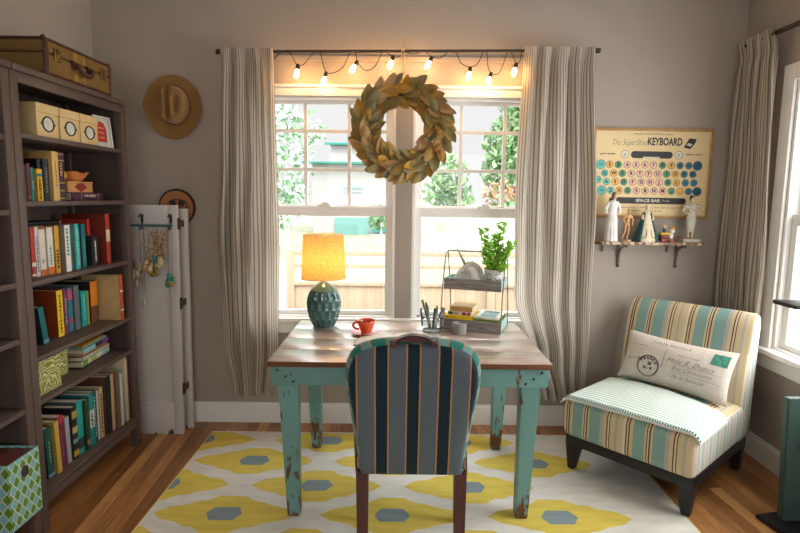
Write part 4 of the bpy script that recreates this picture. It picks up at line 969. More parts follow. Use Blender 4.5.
bm = bm_new(); box(bm, -fw_/2+.014, fw_/2-.014, -fh_/2+.014, fh_/2-.014, .002, .006); mesh_obj('sheet', bm, mat('aged_paper', S(232, 208, 160), .85, var=.06, scale=4), chart)
bm = bm_new()
for k in range(60): x = -fw_/2+.03+k*(fw_-.06)/59; box(bm, x, x+.0012, -fh_/2+.017, -fh_/2+(.026 if k % 5 else .032), .0062, .0064)
for k in range(40): y = -fh_/2+.04+k*(fh_-.08)/39; box(bm, fw_/2-(.026 if k % 5 else .032), fw_/2-.017, y, y+.0012, .0062, .0064)
mesh_obj('ruler_ticks', bm, cm(120, 90, 56), chart, smooth=0)
KC = {'t': (104, 196, 188), 'o': (238, 182, 84), 'g': (78, 146, 112), 'p': (238, 186, 172), 'b': (62, 122, 142), 'd': (44, 98, 122), 'w': (226, 224, 208)}
rows = [(275, [(77, 't', '', 27), (131, 'o', '2'), (183, 'g', '3'), (237, 'p', '4'), (291, 'p', '5'), (344, 'p', '6'), (397, 'p', '7'), (451, 'g', '8'), (505, 'o', '9'), (558, 'b', '0'), (611, 'b', '-'), (664, 'd', '', 27)]),
        (327, [(103, 't', 'Q'), (158, 'o', 'W'), (211, 'g', 'E'), (265, 'p', 'R'), (318, 'p', 'T'), (371, 'p', 'Y'), (425, 'p', 'U'), (480, 'g', 'I'), (533, 'o', 'O'), (587, 'b', 'P'), (640, 'b', '½')]),
        (378, [(66, 't', ''), (117, 't', 'A'), (170, 'o', 'S'), (223, 'g', 'D'), (277, 'p', 'F'), (330, 'p', 'G'), (384, 'p', 'H'), (438, 'p', 'J'), (492, 'g', 'K'), (544, 'o', 'L'), (598, 'b', ';'), (650, 'b', "'")]),
        (430, [(92, 't', '', 26), (146, 't', 'Z'), (198, 'o', 'X'), (250, 'g', 'C'), (304, 'p', 'V'), (357, 'p', 'B'), (410, 'p', 'N'), (463, 'p', 'M'), (517, 'g', ','), (569, 'o', '.'), (622, 'b', '/'), (673, 'd', '', 26)])]
kb = {k: i for i, k in enumerate(KC)}; caps = bm_new(); ring = bm_new(); tx = bm_new()
for zy, ks in rows:
    for kk in ks:
        zx, c, s = kk[:3]; r_ = kk[3] if len(kk) > 3 else 20; yy = zy if not (zx == 66) else 367
        disc(ring, (U(zx), W_(yy)), (r_+2)*K, .0062); disc(caps, (U(zx), W_(yy)), (r_-1)*K, .0064, kb[c], 28)
        if s: text(tx, s, .028, Tm(U(zx), W_(yy), .0066), bold=.0014)
        else:
            for q_ in (-5, 3): box(tx, U(zx-13), U(zx+13), W_(yy+q_+3), W_(yy+q_), .0065, .0067)
for zx in (220, 545):
    disc(ring, (U(zx), W_(213)), 24*K, .0062); disc(caps, (U(zx), W_(213)), 21*K, .0064, kb['w'])
    for q_ in (-6, 0, 6): box(tx, U(zx-9), U(zx+9), W_(213+q_+1.5), W_(213+q_-1), .0065, .0067)
mesh_obj('key_caps', caps, [cm(*KC[k], .7) for k in KC], chart, smooth=0)
mesh_obj('key_rims', ring, cm(120, 104, 84), chart, smooth=0)
text(tx, 'TOUCH TYPEWRITING CHART', .014, Tm(U(385), W_(92), .0064), width=245*K)
text(tx, 'KEYBOARD', .062, Tm(U(456), W_(137), .0064), bold=.0022, width=208*K)
text(tx, 'LEFT HAND', .012, Tm(U(115), W_(212), .0064), bold=.0004, width=92*K); text(tx, 'RIGHT HAND', .012, Tm(U(638), W_(209), .0064), bold=.0004, width=100*K)
text(tx, 'Typewriter Company, Inc. Syracuse, N.Y.', .013, Tm(U(400), W_(531), .0064), width=400*K); text(tx, 'Made in U.S.A.', .011, Tm(U(375), W_(552), .0064), width=190*K)
bar = [(x+U(382), y+W_(214)) for x, y in rrect(253*K, 42*K, 20*K)]; flat(tx, bar, .0063)
flat(tx, [(x+U(375), y+W_(490)) for x, y in rrect(470*K, 38*K, 17*K)], .0063)
prism(tx, [(U(575), W_(160)), (U(602), W_(112)), (U(645), W_(116)), (U(640), W_(138)), (U(612), W_(176)), (U(572), W_(168))], .0062, .0066)
mesh_obj('dark_printing', tx, cm(50, 48, 54), chart, smooth=0)
tx = bm_new(); text(tx, 'SPACE BAR', .026, Tm(U(378), W_(490), .0066), bold=.0008, width=150*K); text(tx, '(Thumb)', .015, Tm(U(486), W_(490), .0066), width=46*K)
box(tx, U(330), U(430), W_(236), W_(226), .0066, .0068); prism(tx, [(U(585), W_(152)), (U(598), W_(140)), (U(622), W_(146)), (U(612), W_(162))], .0066, .0068); mesh_obj('pale_printing', tx, cm(214, 206, 190), chart, smooth=0)
tx = bm_new(); text(tx, 'The SuperShad', .05, Tm(U(240), W_(143), .0064), shear=.45, bold=-.0008, width=215*K); mesh_obj('script_printing', tx, cm(70, 60, 54), chart, smooth=0)
# ---------------------------------------------------------------- small shelf with iron brackets
m_shf = worn('worn_shelf_board', S(198, 178, 150), S(120, 84, 56), .6, .64, .01, 12)
SX, SY0, SY1, SZ = 1.513, 3.300, YB-.001, 1.214
sh = thing('display_shelf', 'narrow weathered board shelf on rusty brackets under the keyboard chart', 'shelf', (SX, (SY0+SY1)/2, SZ))
bm = bm_new(); prism(bm, [(-.295, -.066), (.295, -.066), (.335, -.03), (.335, .068), (-.335, .068), (-.335, -.03)], -.016, 0, bev=.003); mesh_obj('board', bm, m_shf, sh)
m_ir = mat('rusty_iron', S(112, 100, 92), .8, var=.4, scale=60)
for x in (-.145, .215):
    bm = bm_new(); tube(bm, spline([(x, .062, -.155), (x, .058, -.10), (x, .04, -.055), (x, -.005, -.03), (x, -.045, -.022)], 5), .006, 8, flat=1.3)
    box(bm, x-.009, x+.009, .062, .067, -.165, -.017, bev=.001); box(bm, x-.009, x+.009, -.05, .067, -.021, -.0165, bev=.001); ell(bm, (x, .058, -.158), .009, u=8, v=6); ell(bm, (x, -.048, -.027), .008, u=8, v=6); mesh_obj('bracket', bm, m_ir, sh)
for x in (-.25, .155): bm = bm_new(); box(bm, x-.006, x+.006, .055, .066, -.07, -.017, bev=.002); mesh_obj('hanger_tab', bm, m_ir, sh)
FY = 3.362
# slim woman in a long white dress
fg = thing('figurine', 'slim white-dressed woman figurine with dark hair at the left of the shelf', 'figurine', (1.288, FY, SZ+.0005), group='figurines on the small shelf')
bm = bm_new(); ell(bm, (.012, -.004, .278), (.013, .015, .018)); tube(bm, [(.008, 0, .235), (.010, -.001, .268)], [.010, .007], 10); ell(bm, (0, 0, .236), (.026, .015, .014))
for s in (-1, 1): tube(bm, spline([(s*.024, 0, .238), (s*.038, .0, .20), (s*.034, -.006, .172), (s*.022, -.014, .158)], 4), [.0085]*6+[.0065]*4+[.006]*(3), 8)
mesh_obj('body', fuse(bm, .0018), cm(214, 178, 150, .6), fg, smooth=70)
bm = bm_new(); lathe(bm, [(0, 0), (.042, 0), (.041, .004), (.036, .07), (.031, .14), (.026, .175), (.026, .20), (.030, .225), (.026, .240), (.012, .250), (0, .25)], 28, sy=.72)
for s in (-1, 1): tube(bm, spline([(s*.022, 0, .240), (s*.041, .0, .20), (s*.037, -.006, .168)], 4), [.012, .0125, .012, .011, .0105, .010, .0095, .009, .009][:9], 8)
bm = fuse(bm, .0022, 4)
for v in bm.verts:
    if v.co.z < .15: k = 1+.05*sin(9*atan2(v.co.y, v.co.x))*(1-v.co.z/.15); v.co.x *= k; v.co.y *= k
mesh_obj('dress', bm, cm(224, 222, 218, .7), fg, smooth=70)
bm = bm_new(); ell(bm, (.010, .004, .284), (.0155, .0155, .0165)); ell(bm, (.004, .018, .277), .009); mesh_obj('hair', fuse(bm, .0018), cm(52, 42, 40, .7), fg, smooth=70)
# jointed artist mannequin
fg = thing('figurine', 'small jointed wooden artist mannequin on a round base', 'figurine', (1.375, FY-.006, SZ+.0005), group='figurines on the small shelf')
bm = bm_new(); lathe(bm, [(0, 0), (.030, 0), (.030, .008), (.027, .011), (0, .011)], 24, M=Tm(.004, 0, 0)); mesh_obj('base', bm, cm(206, 166, 122, .5), fg, smooth=40)
bm = bm_new(); ell(bm, (.012, -.002, .186), (.0105, .012, .015)); tube(bm, [(.010, 0, .165), (.011, 0, .18)], .0045, 8); ell(bm, (.010, 0, .150), (.019, .011, .018)); ell(bm, (.008, 0, .124), (.0115, .009, .012)); ell(bm, (.006, 0, .106), (.0145, .0105, .011))
for pts in (((-.004, 0, .105), (-.010, -.006, .060), (-.022, .002, .020), (-.024, -.01, .014)), ((.016, 0, .105), (.012, -.003, .060), (.006, 0, .018), (.006, -.014, .0135))): tube(bm, pts, [.0085, .0065, .0045, .0045], 8)
for pts in (((-.008, 0, .160), (-.020, 0, .135), (-.012, -.014, .112)), ((.028, 0, .160), (.036, -.002, .130), (.028, -.016, .104), (.031, -.02, .096))): tube(bm, pts, ([.0065, .0055, .004, .004])[:len(pts)], 8)
mesh_obj('body', fuse(bm, .0016, 2), cm(204, 156, 104, .5), fg, smooth=70)
# bell-shaped lady in a teal cloak
fg = thing('figurine', 'bell-shaped lady figurine in cream dress and dark teal cloak at mid shelf', 'figurine', (1.498, FY-.004, SZ+.0005), group='figurines on the small shelf')
bm = bm_new(); lathe(bm, [(0, 0), (.074, 0), (.072, .01), (.058, .06), (.040, .115), (.027, .150), (.022, .172), (.014, .188), (0, .19)], 32, sy=.7); mesh_obj('dress', bm, worn('chipped_cream_glaze', S(222, 204, 172), S(110, 80, 60), .5, .68, .02, 26), fg, smooth=60)
bm = bm_new(); grid(bm, 28, 20, lambda u, v: (lambda a, z: V((((.082-.052*(z/.165)**.85))*cos(a), .76*(.082-.052*(z/.165)**.85)*sin(a), z)))(rad(-52+284*u), .002+.176*v)); o = mesh_obj('cloak', bm, cm(34, 82, 84, .5), fg, smooth=60); md = o.modifiers.new('thick', 'SOLIDIFY'); md.thickness = .004
bm = bm_new(); ell(bm, (0, -.002, .206), (.0135, .0145, .018)); tube(bm, [(0, 0, .18), (0, 0, .20)], .007, 10); ell(bm, (0, .002, .214), (.015, .015, .014))
for s in (-1, 1): tube(bm, spline([(s*.022, -.004, .165), (s*.032, -.014, .142), (s*.018, -.030, .132)], 4), [.0085]*5+[.006]*4, 8)
mesh_obj('body', fuse(bm, .0018), cm(224, 206, 176, .5), fg, smooth=70)
bm = bm_new()
for s in (-1, 1):
    for k in range(3): ell(bm, (s*.016, -.7*(.060-.013*k)-.002, .045+.03*k), .0028, u=8, v=6)
    tube(bm, spline([(s*.048, -.038, .022), (s*.03, -.046, .026), (s*.016, -.046, .034), (s*.013, -.038, .07)], 4), .0016, 6)
mesh_obj('painted_trim', bm, cm(60, 52, 46), fg)
# little wooden toy
fg = thing('toy', 'small yellow and brown wooden pull toy with a peg rider on the shelf', 'toy', (1.618, FY-.008, SZ+.0005))
bm = bm_new(); box(bm, -.034, .044, -.020, .020, .010, .022, bev=.004); box(bm, -.036, .016, -.018, .018, .022, .044, bev=.005); mesh_obj('cart', bm, cm(122, 66, 40, .4), fg)
bm = bm_new(); box(bm, -.038, .018, -.020, .020, .044, .058, bev=.005); mesh_obj('yellow_rail', bm, cm(222, 176, 40, .4), fg)
for x in (-.022, .030):
    bm = bm_new()
    for y in (-.022, .018): lathe(bm, [(0, 0), (.011, 0), (.011, .004), (0, .004)], 16, M=Tm(x, y, .011) @ Rm(-pi/2, 'X'))
    mesh_obj('wheels', bm, cm(170, 60, 40, .4), fg)
bm = bm_new(); lathe(bm, [(0, .058), (.011, .058), (.009, .078), (.005, .084), (0, .085)], 16, M=Tm(-.012, 0, 0)); mesh_obj('rider_coat', bm, cm(40, 90, 110), fg, smooth=50)
bm = bm_new(); ell(bm, (-.012, 0, .094), .0115); mesh_obj('rider_head', bm, cm(222, 190, 150), fg, smooth=60)
bm = bm_new(); lathe(bm, [(0, .022), (.013, .022), (.016, .040), (.010, .052), (0, .054)], 16, M=Tm(.030, 0, 0)); ell(bm, (.036, 0, .066), (.016, .014, .015)); mesh_obj('white_ball_figure', bm, cm(226, 222, 212, .4), fg, smooth=60)
bm = bm_new(); lathe(bm, [(0, .0), (.014, 0), (.012, .012), (0, .016)], 16, M=Tm(.039, 0, .078) @ Rm(rad(14), 'Y')); mesh_obj('yellow_cap', bm, cm(228, 170, 36, .4), fg, smooth=50)
# standing dress-form lady, hand on hip
fg = thing('figurine', 'tall pale lady figurine with hand on hip at the right of the shelf', 'figurine', (1.768, FY-.002, SZ+.0005), group='figurines on the small shelf')
bm = bm_new(); box(bm, -.052, .052, -.03, .03, 0, .020, bev=.002); mesh_obj('base', bm, cm(196, 186, 170), fg)
bm = bm_new(); ell(bm, (0, -.002, .258), (.013, .0145, .019)); tube(bm, [(0, 0, .225), (0, 0, .25)], .0065, 10); ell(bm, (0, 0, .222), (.030, .014, .012))
for s in (-1, 1): tube(bm, [(s*.013, 0, .09), (s*.012, 0, .05), (s*.011, -.002, .022)], [.010, .007, .0058], 8); ell(bm, (s*.011, -.008, .0225), (.006, .013, .005))
tube(bm, spline([(-.028, 0, .222), (-.052, .0, .192), (-.044, -.008, .180), (-.022, -.014, .170)], 4), [.0085]*6+[.006]*7, 8); tube(bm, spline([(.028, 0, .222), (.050, -.012, .206), (.064, -.02, .222), (.072, -.022, .216)], 4), [.0085]*6+[.006]*7, 8)
mesh_obj('body', fuse(bm, .0018), cm(206, 190, 160, .5), fg, smooth=70)
bm = bm_new(); lathe(bm, [(0, .062), (.022, .062), (.026, .10), (.031, .140), (.026, .165), (.0215, .180), (.026, .200), (.030, .218), (.02, .232), (0, .234)], 26, sy=.62)
for s in (-1, 1): ell(bm, (s*.034, -.001, .214), (.014, .012, .016)); ell(bm, (s*.012, -.012, .203), .012)
mesh_obj('suit', fuse(bm, .002, 3), cm(200, 194, 178, .7), fg, smooth=70)
bm = bm_new(); ell(bm, (0, .003, .266), (.0155, .0150, .0145)); ell(bm, (-.004, .004, .278), (.009, .009, .007)); mesh_obj('hair', fuse(bm, .0018), cm(44, 38, 38), fg, smooth=70)
# ---------------------------------------------------------------- wreath
LEAFM = [mat('leaf_olive', S(146, 128, 74), .5, .4, var=.2, scale=12), mat('leaf_bronze', S(172, 130, 68), .5, .4, var=.2, scale=12), mat('leaf_tan_back', S(184, 148, 104), .8, .2, var=.15, scale=12), mat('leaf_gold', S(190, 146, 60), .5, .4, var=.2, scale=12), mat('leaf_greygreen', S(140, 130, 90), .5, .4, var=.2, scale=12)]
wr = thing('wreath', 'round wreath of dried magnolia leaves hanging in front of the window', 'wreath', (.0, 3.285, 1.855), rot=(pi/2, 0, 0)); WK = .88
bm = bm_new(); rr = random.Random(5)
def leaf_mesh(bm, M, L, Wd, mi, curl, bend):
    t_ = bmesh.new(); nu, nv = 8, 4; vs = []
    for i in range(nu+1):
        u = i/nu; hw = Wd/2*(u**.6)*((1-u)**.8)/.385
        vs.append([t_.verts.new((hw*(j/nv*2-1), L*u, curl*((j/nv*2-1)**2)*hw*1.2+bend*(u*u)*L)) for j in range(nv+1)])
    for i in range(nu):
        for j in range(nv):
            try: f = t_.faces.new((vs[i][j], vs[i][j+1], vs[i+1][j+1], vs[i+1][j])); f.material_index = mi
            except ValueError: pass
    merge(bm, t_, M)
nL = 150
for i in range(nL):
    th = 2*pi*i/nL*1.0+rr.uniform(-.05, .05); ph = (i*2.399) % (2*pi)
    layer = i % 3; off = (-.045, .012, .055)[layer]+rr.uniform(-.012, .012)
    r_ = .208+off*.9; zz = .025+(.035 if layer == 1 else .012)+rr.uniform(-.008, .012)
    spl = (38, 4, -40)[layer]+rr.uniform(-16, 16)       # splay: outer leaves point outwards, inner ones inwards
    # clockwise along the ring
    dirang = th-pi/2-rad(spl)*1.0
    tilt = rad(rr.uniform(8, 44)); roll = rad(rr.uniform(-28, 28))
    M_ = Tm(r_*cos(th), r_*sin(th), zz) @ Rm(dirang-pi/2) @ Rm(tilt, 'X') @ Rm(roll, 'Y') @ Tm(0, -.03, 0)
    leaf_mesh(bm, M_, rr.uniform(.098, .125), rr.uniform(.052, .066), rr.choice([0, 0, 0, 1, 1, 2, 3, 4, 4]), rr.choice([-1, .5, .9])*.35, rr.uniform(-.25, .1))
mesh_obj('leaves', bm, LEAFM, wr, smooth=60)
bm = bm_new(); tube(bm, [(.212*cos(2*pi*k/48), .212*sin(2*pi*k/48), .018) for k in range(48)], .022, 10, closed=True); mesh_obj('ring', bm, cm(96, 74, 50, .9), wr)
bm = bm_new(); hz = 2.318-1.855
for s in (-1, 1): tube(bm, spline([(s*.020, .20, .02), (s*.010, .33, -.012), (s*.007, hz-.012, -.056), (s*.007, hz+.012, -.062)], 5), .0035, 6)
tube(bm, spline([(-.007, hz+.012, -.062), (.004, hz+.03, -.066), (.016, hz+.075, -.066)], 5), .003, 6); tube(bm, spline([(.007, hz+.012, -.062), (.012, hz+.03, -.066), (.024, hz+.072, -.068)], 5), .003, 6); ell(bm, (.0, hz+.008, -.052), .010, u=8, v=6)
mesh_obj('hanging_tie', bm, cm(206, 186, 140, .9), wr)
# ---------------------------------------------------------------- string lights on the rod
from mathutils import geometry as _g
RODY = 3.350
def rp(px, py, Y=RODY-.018):                       # a point seen at (px, py) in the photograph, at depth Y
    d = fw+r2*((px-400)/549.09)+u2*((266.5-py)/549.09); k = Y/d.y; return V((d.x*k, Y, 1.4658+d.z*k))
st = thing('string_lights', 'string of warm clear bulbs on black wire draped along the curtain rod', 'string lights', (0, RODY, 2.31))
wire = [(274, 59), (279, 54), (285, 51), (290, 53), (294, 60), (298, 66), (304, 64), (310, 57), (316, 51), (320, 53), (323, 64), (326, 72), (333, 73), (343, 67), (351, 51), (356, 54), (357, 61), (363, 69), (369, 70), (376, 65), (383, 51), (389, 54), (393, 57), (399, 57), (405, 52), (412, 54), (418, 53), (424, 50), (428, 54), (432, 57), (440, 58), (448, 52), (452, 50), (457, 54), (461, 63), (470, 67), (478, 63), (484, 51), (487, 54), (488, 66), (491, 73), (498, 74), (503, 65), (508, 51), (512, 54), (516, 63), (520, 61), (522, 51)]
bm = bm_new(); c0 = V((0, RODY, 2.31))
pts = [rp(x, y)-c0 for x, y in wire]
for p, (x, y) in zip(pts, wire):
    if y <= 52: p.y += .010; p.z += .002
tube(bm, spline(pts, 5), .0026, 6); mesh_obj('wire', bm, m_black, st)
m_bulb = emit('warm_bulb', (1, .53, .19, 1), 68)
for (sx0, sy0), (bx0, by0) in (((298, 66), (296, 79)), ((326, 73.5), (323, 84)), ((357, 62), (350.5, 73)), ((393, 57.5), (389, 69)), ((431.5, 58), (425.5, 70)), ((470, 68.5), (468, 80)), ((491, 74), (487, 85)), ((516, 64.5), (513, 77))):
    a = rp(sx0, sy0)-c0; b_ = rp(bx0, by0, RODY-.026)-c0; d = (b_-a).normalized()
    bm = bm_new(); tube(bm, [a-d*.010, a+d*.002, a+d*.022], [.008, .0125, .0115], 10); so = mesh_obj('socket', bm, m_black, st)
    bm = bm_new(); q_ = [a+d*(.022+k) for k in (0, .008, .022, .036, .046, .051)]; tube(bm, q_, [.008, .0105, .014, .013, .008, .002], 12); mesh_obj('bulb', bm, m_bulb, so, smooth=60)
#PART5
# ---------------------------------------------------------------- things on the desk
DZ = .7472
# lamp
lp = thing('table_lamp', 'table lamp with a mustard drum shade and a dimpled teal ceramic base', 'lamp', (-.424, 3.007, DZ))
m_cer = mat('teal_glaze', S(70, 114, 114), .18, .6, var=.18, scale=8, coat=.4)
prof = [(0, 0), (.050, 0), (.060, .006), (.078, .040), (.092, .085), (.096, .130), (.090, .175), (.074, .205), (.050, .228), (.032, .240), (.026, .246), (0, .246)]
t_ = bmesh.new(); nA, nZ = 96, 90; ps = spline([(r_, z_, 0) for r_, z_ in prof], 12); ring_ = []
def rad_at(z):
    for a, b_ in zip(prof[1:], prof[2:]):
        if a[1] <= z <= b_[1]: return a[0]+(b_[0]-a[0])*(z-a[1])/max(1e-6, b_[1]-a[1])
    return .026
for j in range(nZ+1):
    z_ = .246*j/nZ; rb = rad_at(z_); row = []
    for i in range(nA):
        a = 2*pi*i/nA; k = 0
        if .006 < z_ < .205:
            rowi = int(z_/.050); fz = (z_/.050)-rowi; fa = (a/(2*pi)*14+.5*(rowi % 2)) % 1
            e_ = ((fa-.5)/.46)**2+((fz-.5)/.50)**4
            if e_ < 1: k = -.0085*(1-e_)**.6
        row.append(t_.verts.new(((rb+k)*cos(a), (rb+k)*sin(a), z_)))
    ring_.append(row)
for p, q_ in zip(ring_, ring_[1:]):
    for i in range(nA): j = (i+1) % nA; t_.faces.new((p[i], p[j], q_[j], q_[i]))
t_.faces.new(ring_[0][::-1]); t_.faces.new(ring_[-1]); mesh_obj('base', merge(bm_new(), t_), m_cer, lp, smooth=50)
bm = bm_new(); lathe(bm, [(0, .246), (.016, .246), (.014, .262), (.010, .270), (.010, .32), (0, .32)], 20); mesh_obj('stem', bm, cm(180, 160, 110, .3, metal=.8), lp)
m, t, b = nt('mustard_linen_shade'); tc = N(t, 'ShaderNodeTexCoord'); nz = N(t, 'ShaderNodeTexNoise'); nz.inputs['Scale'].default_value = 130; mp = N(t, 'ShaderNodeMapping'); mp.inputs['Scale'].default_value = (1, 1, 1); t.links.new(tc.outputs['Object'], nz.inputs['Vector'])
r = N(t, 'ShaderNodeValToRGB'); r.color_ramp.elements[0].position = .3; r.color_ramp.elements[1].position = .7; r.color_ramp.elements[0].color = S(214, 164, 80); r.color_ramp.elements[1].color = S(238, 200, 128); t.links.new(nz.outputs['Fac'], r.inputs['Fac'])
tr = N(t, 'ShaderNodeBsdfTranslucent'); ms = N(t, 'ShaderNodeMixShader'); ms.inputs[0].default_value = .55; b.inputs['Roughness'].default_value = .9
t.links.new(r.outputs['Color'], b.inputs['Base Color']); t.links.new(r.outputs['Color'], tr.inputs['Color']); t.links.new(b.outputs[0], ms.inputs[1]); t.links.new(tr.outputs[0], ms.inputs[2]); t.links.new(ms.outputs[0], t.nodes['Material Output'].inputs['Surface'])
bm = bm_new(); lathe(bm, [(.123, .272), (.117, .392), (.111, .512)], 56); so = mesh_obj('lamp_shade', bm, m, lp, smooth=60)
bm = bm_new()
for r_, z_ in ((.123, .272), (.111, .512)): tube(bm, [(r_*cos(2*pi*k/48), r_*sin(2*pi*k/48), z_) for k in range(48)], .0022, 6, closed=True)
for k in range(3): a = 2*pi*k/3; tube(bm, [(0, 0, .50), (.111*cos(a), .111*sin(a), .512)], .0018, 5)
tube(bm, [(0, 0, .32), (0, 0, .515)], .0015, 5); ell(bm, (0, 0, .518), .006, u=8, v=6); mesh_obj('shade_ring', bm, cm(232, 220, 196), so)
bm = bm_new(); ell(bm, (0, 0, .375), (.030, .030, .036)); lathe(bm, [(0, .318), (.014, .318), (.016, .345), (0, .345)], 16); mesh_obj('bulb', bm, emit('lamp_bulb', (1, .66, .30, 1), 22), lp, smooth=60)
# cup and saucer
m_red = mat('red_glaze', S(230, 90, 56), .15, .6, var=.05, coat=.5)
o = thing('saucer', 'orange-red saucer under the cup on the desk', 'saucer', (-.178, 2.833, DZ)); bm = bm_new(); lathe(bm, [(0, 0), (.045, 0), (.05, .004), (.079, .013), (.081, .016), (.076, .0155), (.046, .007), (0, .006)], 40); mesh_obj('dish', bm, m_red, o, smooth=50)
o = thing('cup', 'orange-red coffee cup on the saucer beside the lamp', 'cup', (-.176, 2.833, DZ+.0068)); bm = bm_new(); lathe(bm, [(0, 0), (.026, 0), (.029, .004), (.034, .020), (.045, .050), (.049, .068), (.0475, .070), (.044, .066), (.040, .048), (.028, .010), (0, .008)], 36); mesh_obj('bowl', bm, m_red, o, smooth=50)
bm = bm_new(); tube(bm, spline([(-.044, 0, .056), (-.060, 0, .056), (-.069, 0, .042), (-.062, 0, .026), (-.037, 0, .020)], 6), .0052, 8, flat=1.2); mesh_obj('handle', bm, m_red, o)
bm = bm_new(); lathe(bm, [(0, .055), (.042, .055), (.042, .053)], 30); mesh_obj('coffee', bm, cm(60, 34, 24, .1), o)
# open notebook
o = thing('notebook', 'open white-paged notebook lying on the desk in front of the chair back', 'notebook', (-.045, 2.700, DZ), rad(-7))
for s in (-1, 1):
    bm = bm_new(); grid(bm, 14, 2, lambda u, v, s=s: V((s*.165*u, -.115+.23*v, .003+.017*sin(pi*min(1, u*1.02))**.8*(1-.55*u)+.0015)))
    grid(bm, 14, 2, lambda u, v, s=s: V((s*.165*u, -.115+.23*v, .002))); grid(bm, 14, 1, lambda u, v, s=s: V((s*.165*u, -.115, .002+(.017*sin(pi*min(1, u*1.02))**.8*(1-.55*u)+.0025)*v))); grid(bm, 14, 1, lambda u, v, s=s: V((s*.165*u, .115, .002+(.017*sin(pi*min(1, u*1.02))**.8*(1-.55*u)+.0025)*v)))
    mesh_obj('page_block', bm, cm(224, 220, 210, .9), o, smooth=60)
bm = bm_new(); box(bm, -.169, .169, -.119, .119, 0, .0019); mesh_obj('cover', bm, cm(60, 44, 40), o)
# pen jar and pens
JX, JY = .176, 2.925
o = thing('pen_jar', 'clear glass jar crowded with pens on the desk', 'jar', (JX, JY, DZ)); m_clear = glass_mat('clear_glass', (.93, .95, .95, 1))
bm = bm_new(); lathe(bm, [(0, 0), (.046, 0), (.050, .004), (.050, .095), (.048, .100), (.046, .095), (.046, .008), (0, .006)], 36); mesh_obj('glass', bm, m_clear, o, smooth=50)
bm = bm_new(); tube(bm, [(.051*cos(2*pi*k/40), .051*sin(2*pi*k/40), .082) for k in range(40)], .003, 8, closed=True); lathe(bm, [(0, 0), (.052, 0), (.052, .008), (.0505, .008)], 36); mesh_obj('metal_ring', bm, m_steel, o)
PENS = [(-64, 1, (40, 110, 116), 'teal pen clipped outside the left of the glass jar'), (-22, 1, (150, 152, 150), 'light grey pen clipped on the front left of the jar'), (18, 1, (190, 188, 184), 'silver pen clipped on the front of the jar'), (62, 1, (170, 166, 160), 'pewter pen clipped on the right of the jar'), (-40, 0, (170, 120, 70), 'tan pencil standing inside the jar'), (10, 0, (34, 60, 72), 'navy pen standing upright inside the jar'), (150, 0, (190, 186, 176), 'pale grey pen at the back inside the jar'), (80, 0, (110, 112, 112), 'grey marker leaning right inside the jar'), (-110, 0, (60, 120, 110), 'green pen leaning left inside the jar')]
for a, outside, c, lab in PENS:
    a = rad(a-90); d = V((cos(a), sin(a), 0)); pn = thing('pen', lab, 'pen', group='pens in and on the glass jar')
    top = V((JX, JY, DZ))+d*(.068 if outside else .058)+V((0, 0, .148+.02*sin(a*5))); bot = V((JX, JY, DZ))+d*(.060 if outside else .012)+V((0, 0, .028 if outside else .012))
    ax = (top-bot).normalized(); Lp = (top-bot).length; pn.matrix_world = Tm(*bot) @ ax.to_track_quat('Z', 'Y').to_matrix().to_4x4()
    bm = bm_new(); tube(bm, [(0, 0, 0), (0, 0, .012), (0, 0, Lp*.72)], [.0012, .0048, .0052], 10); mesh_obj('barrel', bm, cm(*c, .3), pn, smooth=50)
    bm = bm_new(); tube(bm, [(0, 0, Lp*.72), (0, 0, Lp*.98), (0, 0, Lp)], [.0058, .0056, .003], 10); cap_ = mesh_obj('cap', bm, m_steel if outside else cm(*[int(k*.8) for k in c], .3), pn, smooth=50)
    bm = bm_new(); box(bm, -.0015, .0015, -.0095, -.0075, Lp*.62, Lp*.96); box(bm, -.0015, .0015, -.0095, -.004, Lp*.94, Lp*.97); mesh_obj('clip', bm, m_steel, pn)
for k in range(5):
    a = rad(-90+(-75, -38, 2, 40, 78)[k]); d = V((cos(a), sin(a), 0)); q_ = V((JX, JY, DZ+.082))
    pg = thing('binder_clip', ['small metal peg on the far left of the jar rim', 'small metal peg on the front left of the jar rim', 'small metal peg at the front of the jar rim', 'small metal peg on the front right of the jar rim', 'small metal peg on the far right of the jar rim'][k], 'peg', q_+d*.054, group='metal pegs round the jar rim')
    bm = bm_new(); tube(bm, [(0, 0, 0), d*.026+V((0, 0, .004))], .0026, 6); mesh_obj('shank', bm, m_steel, pg); bm = bm_new(); ell(bm, d*.028+V((0, 0, .004)), .0055, u=10, v=8); mesh_obj('knob', bm, cm(96, 60, 56, .3), pg)
# candle
o = thing('candle', 'candle in a grey concrete tumbler beside the pen jar', 'candle', (.318, 2.868, DZ)); bm = bm_new(); lathe(bm, [(0, 0), (.036, 0), (.0385, .003), (.0395, .058), (.038, .060), (.0345, .058), (.034, .045), (0, .045)], 36); mesh_obj('tumbler', bm, mat('concrete', S(150, 148, 146), .8, var=.12, scale=50), o, smooth=50)
bm = bm_new(); lathe(bm, [(0, .050), (.034, .050), (.034, .0455)], 30); tube(bm, [(.004, 0, .05), (.005, 0, .058)], .001, 6); mesh_obj('wax', bm, cm(222, 216, 204, .4), o)
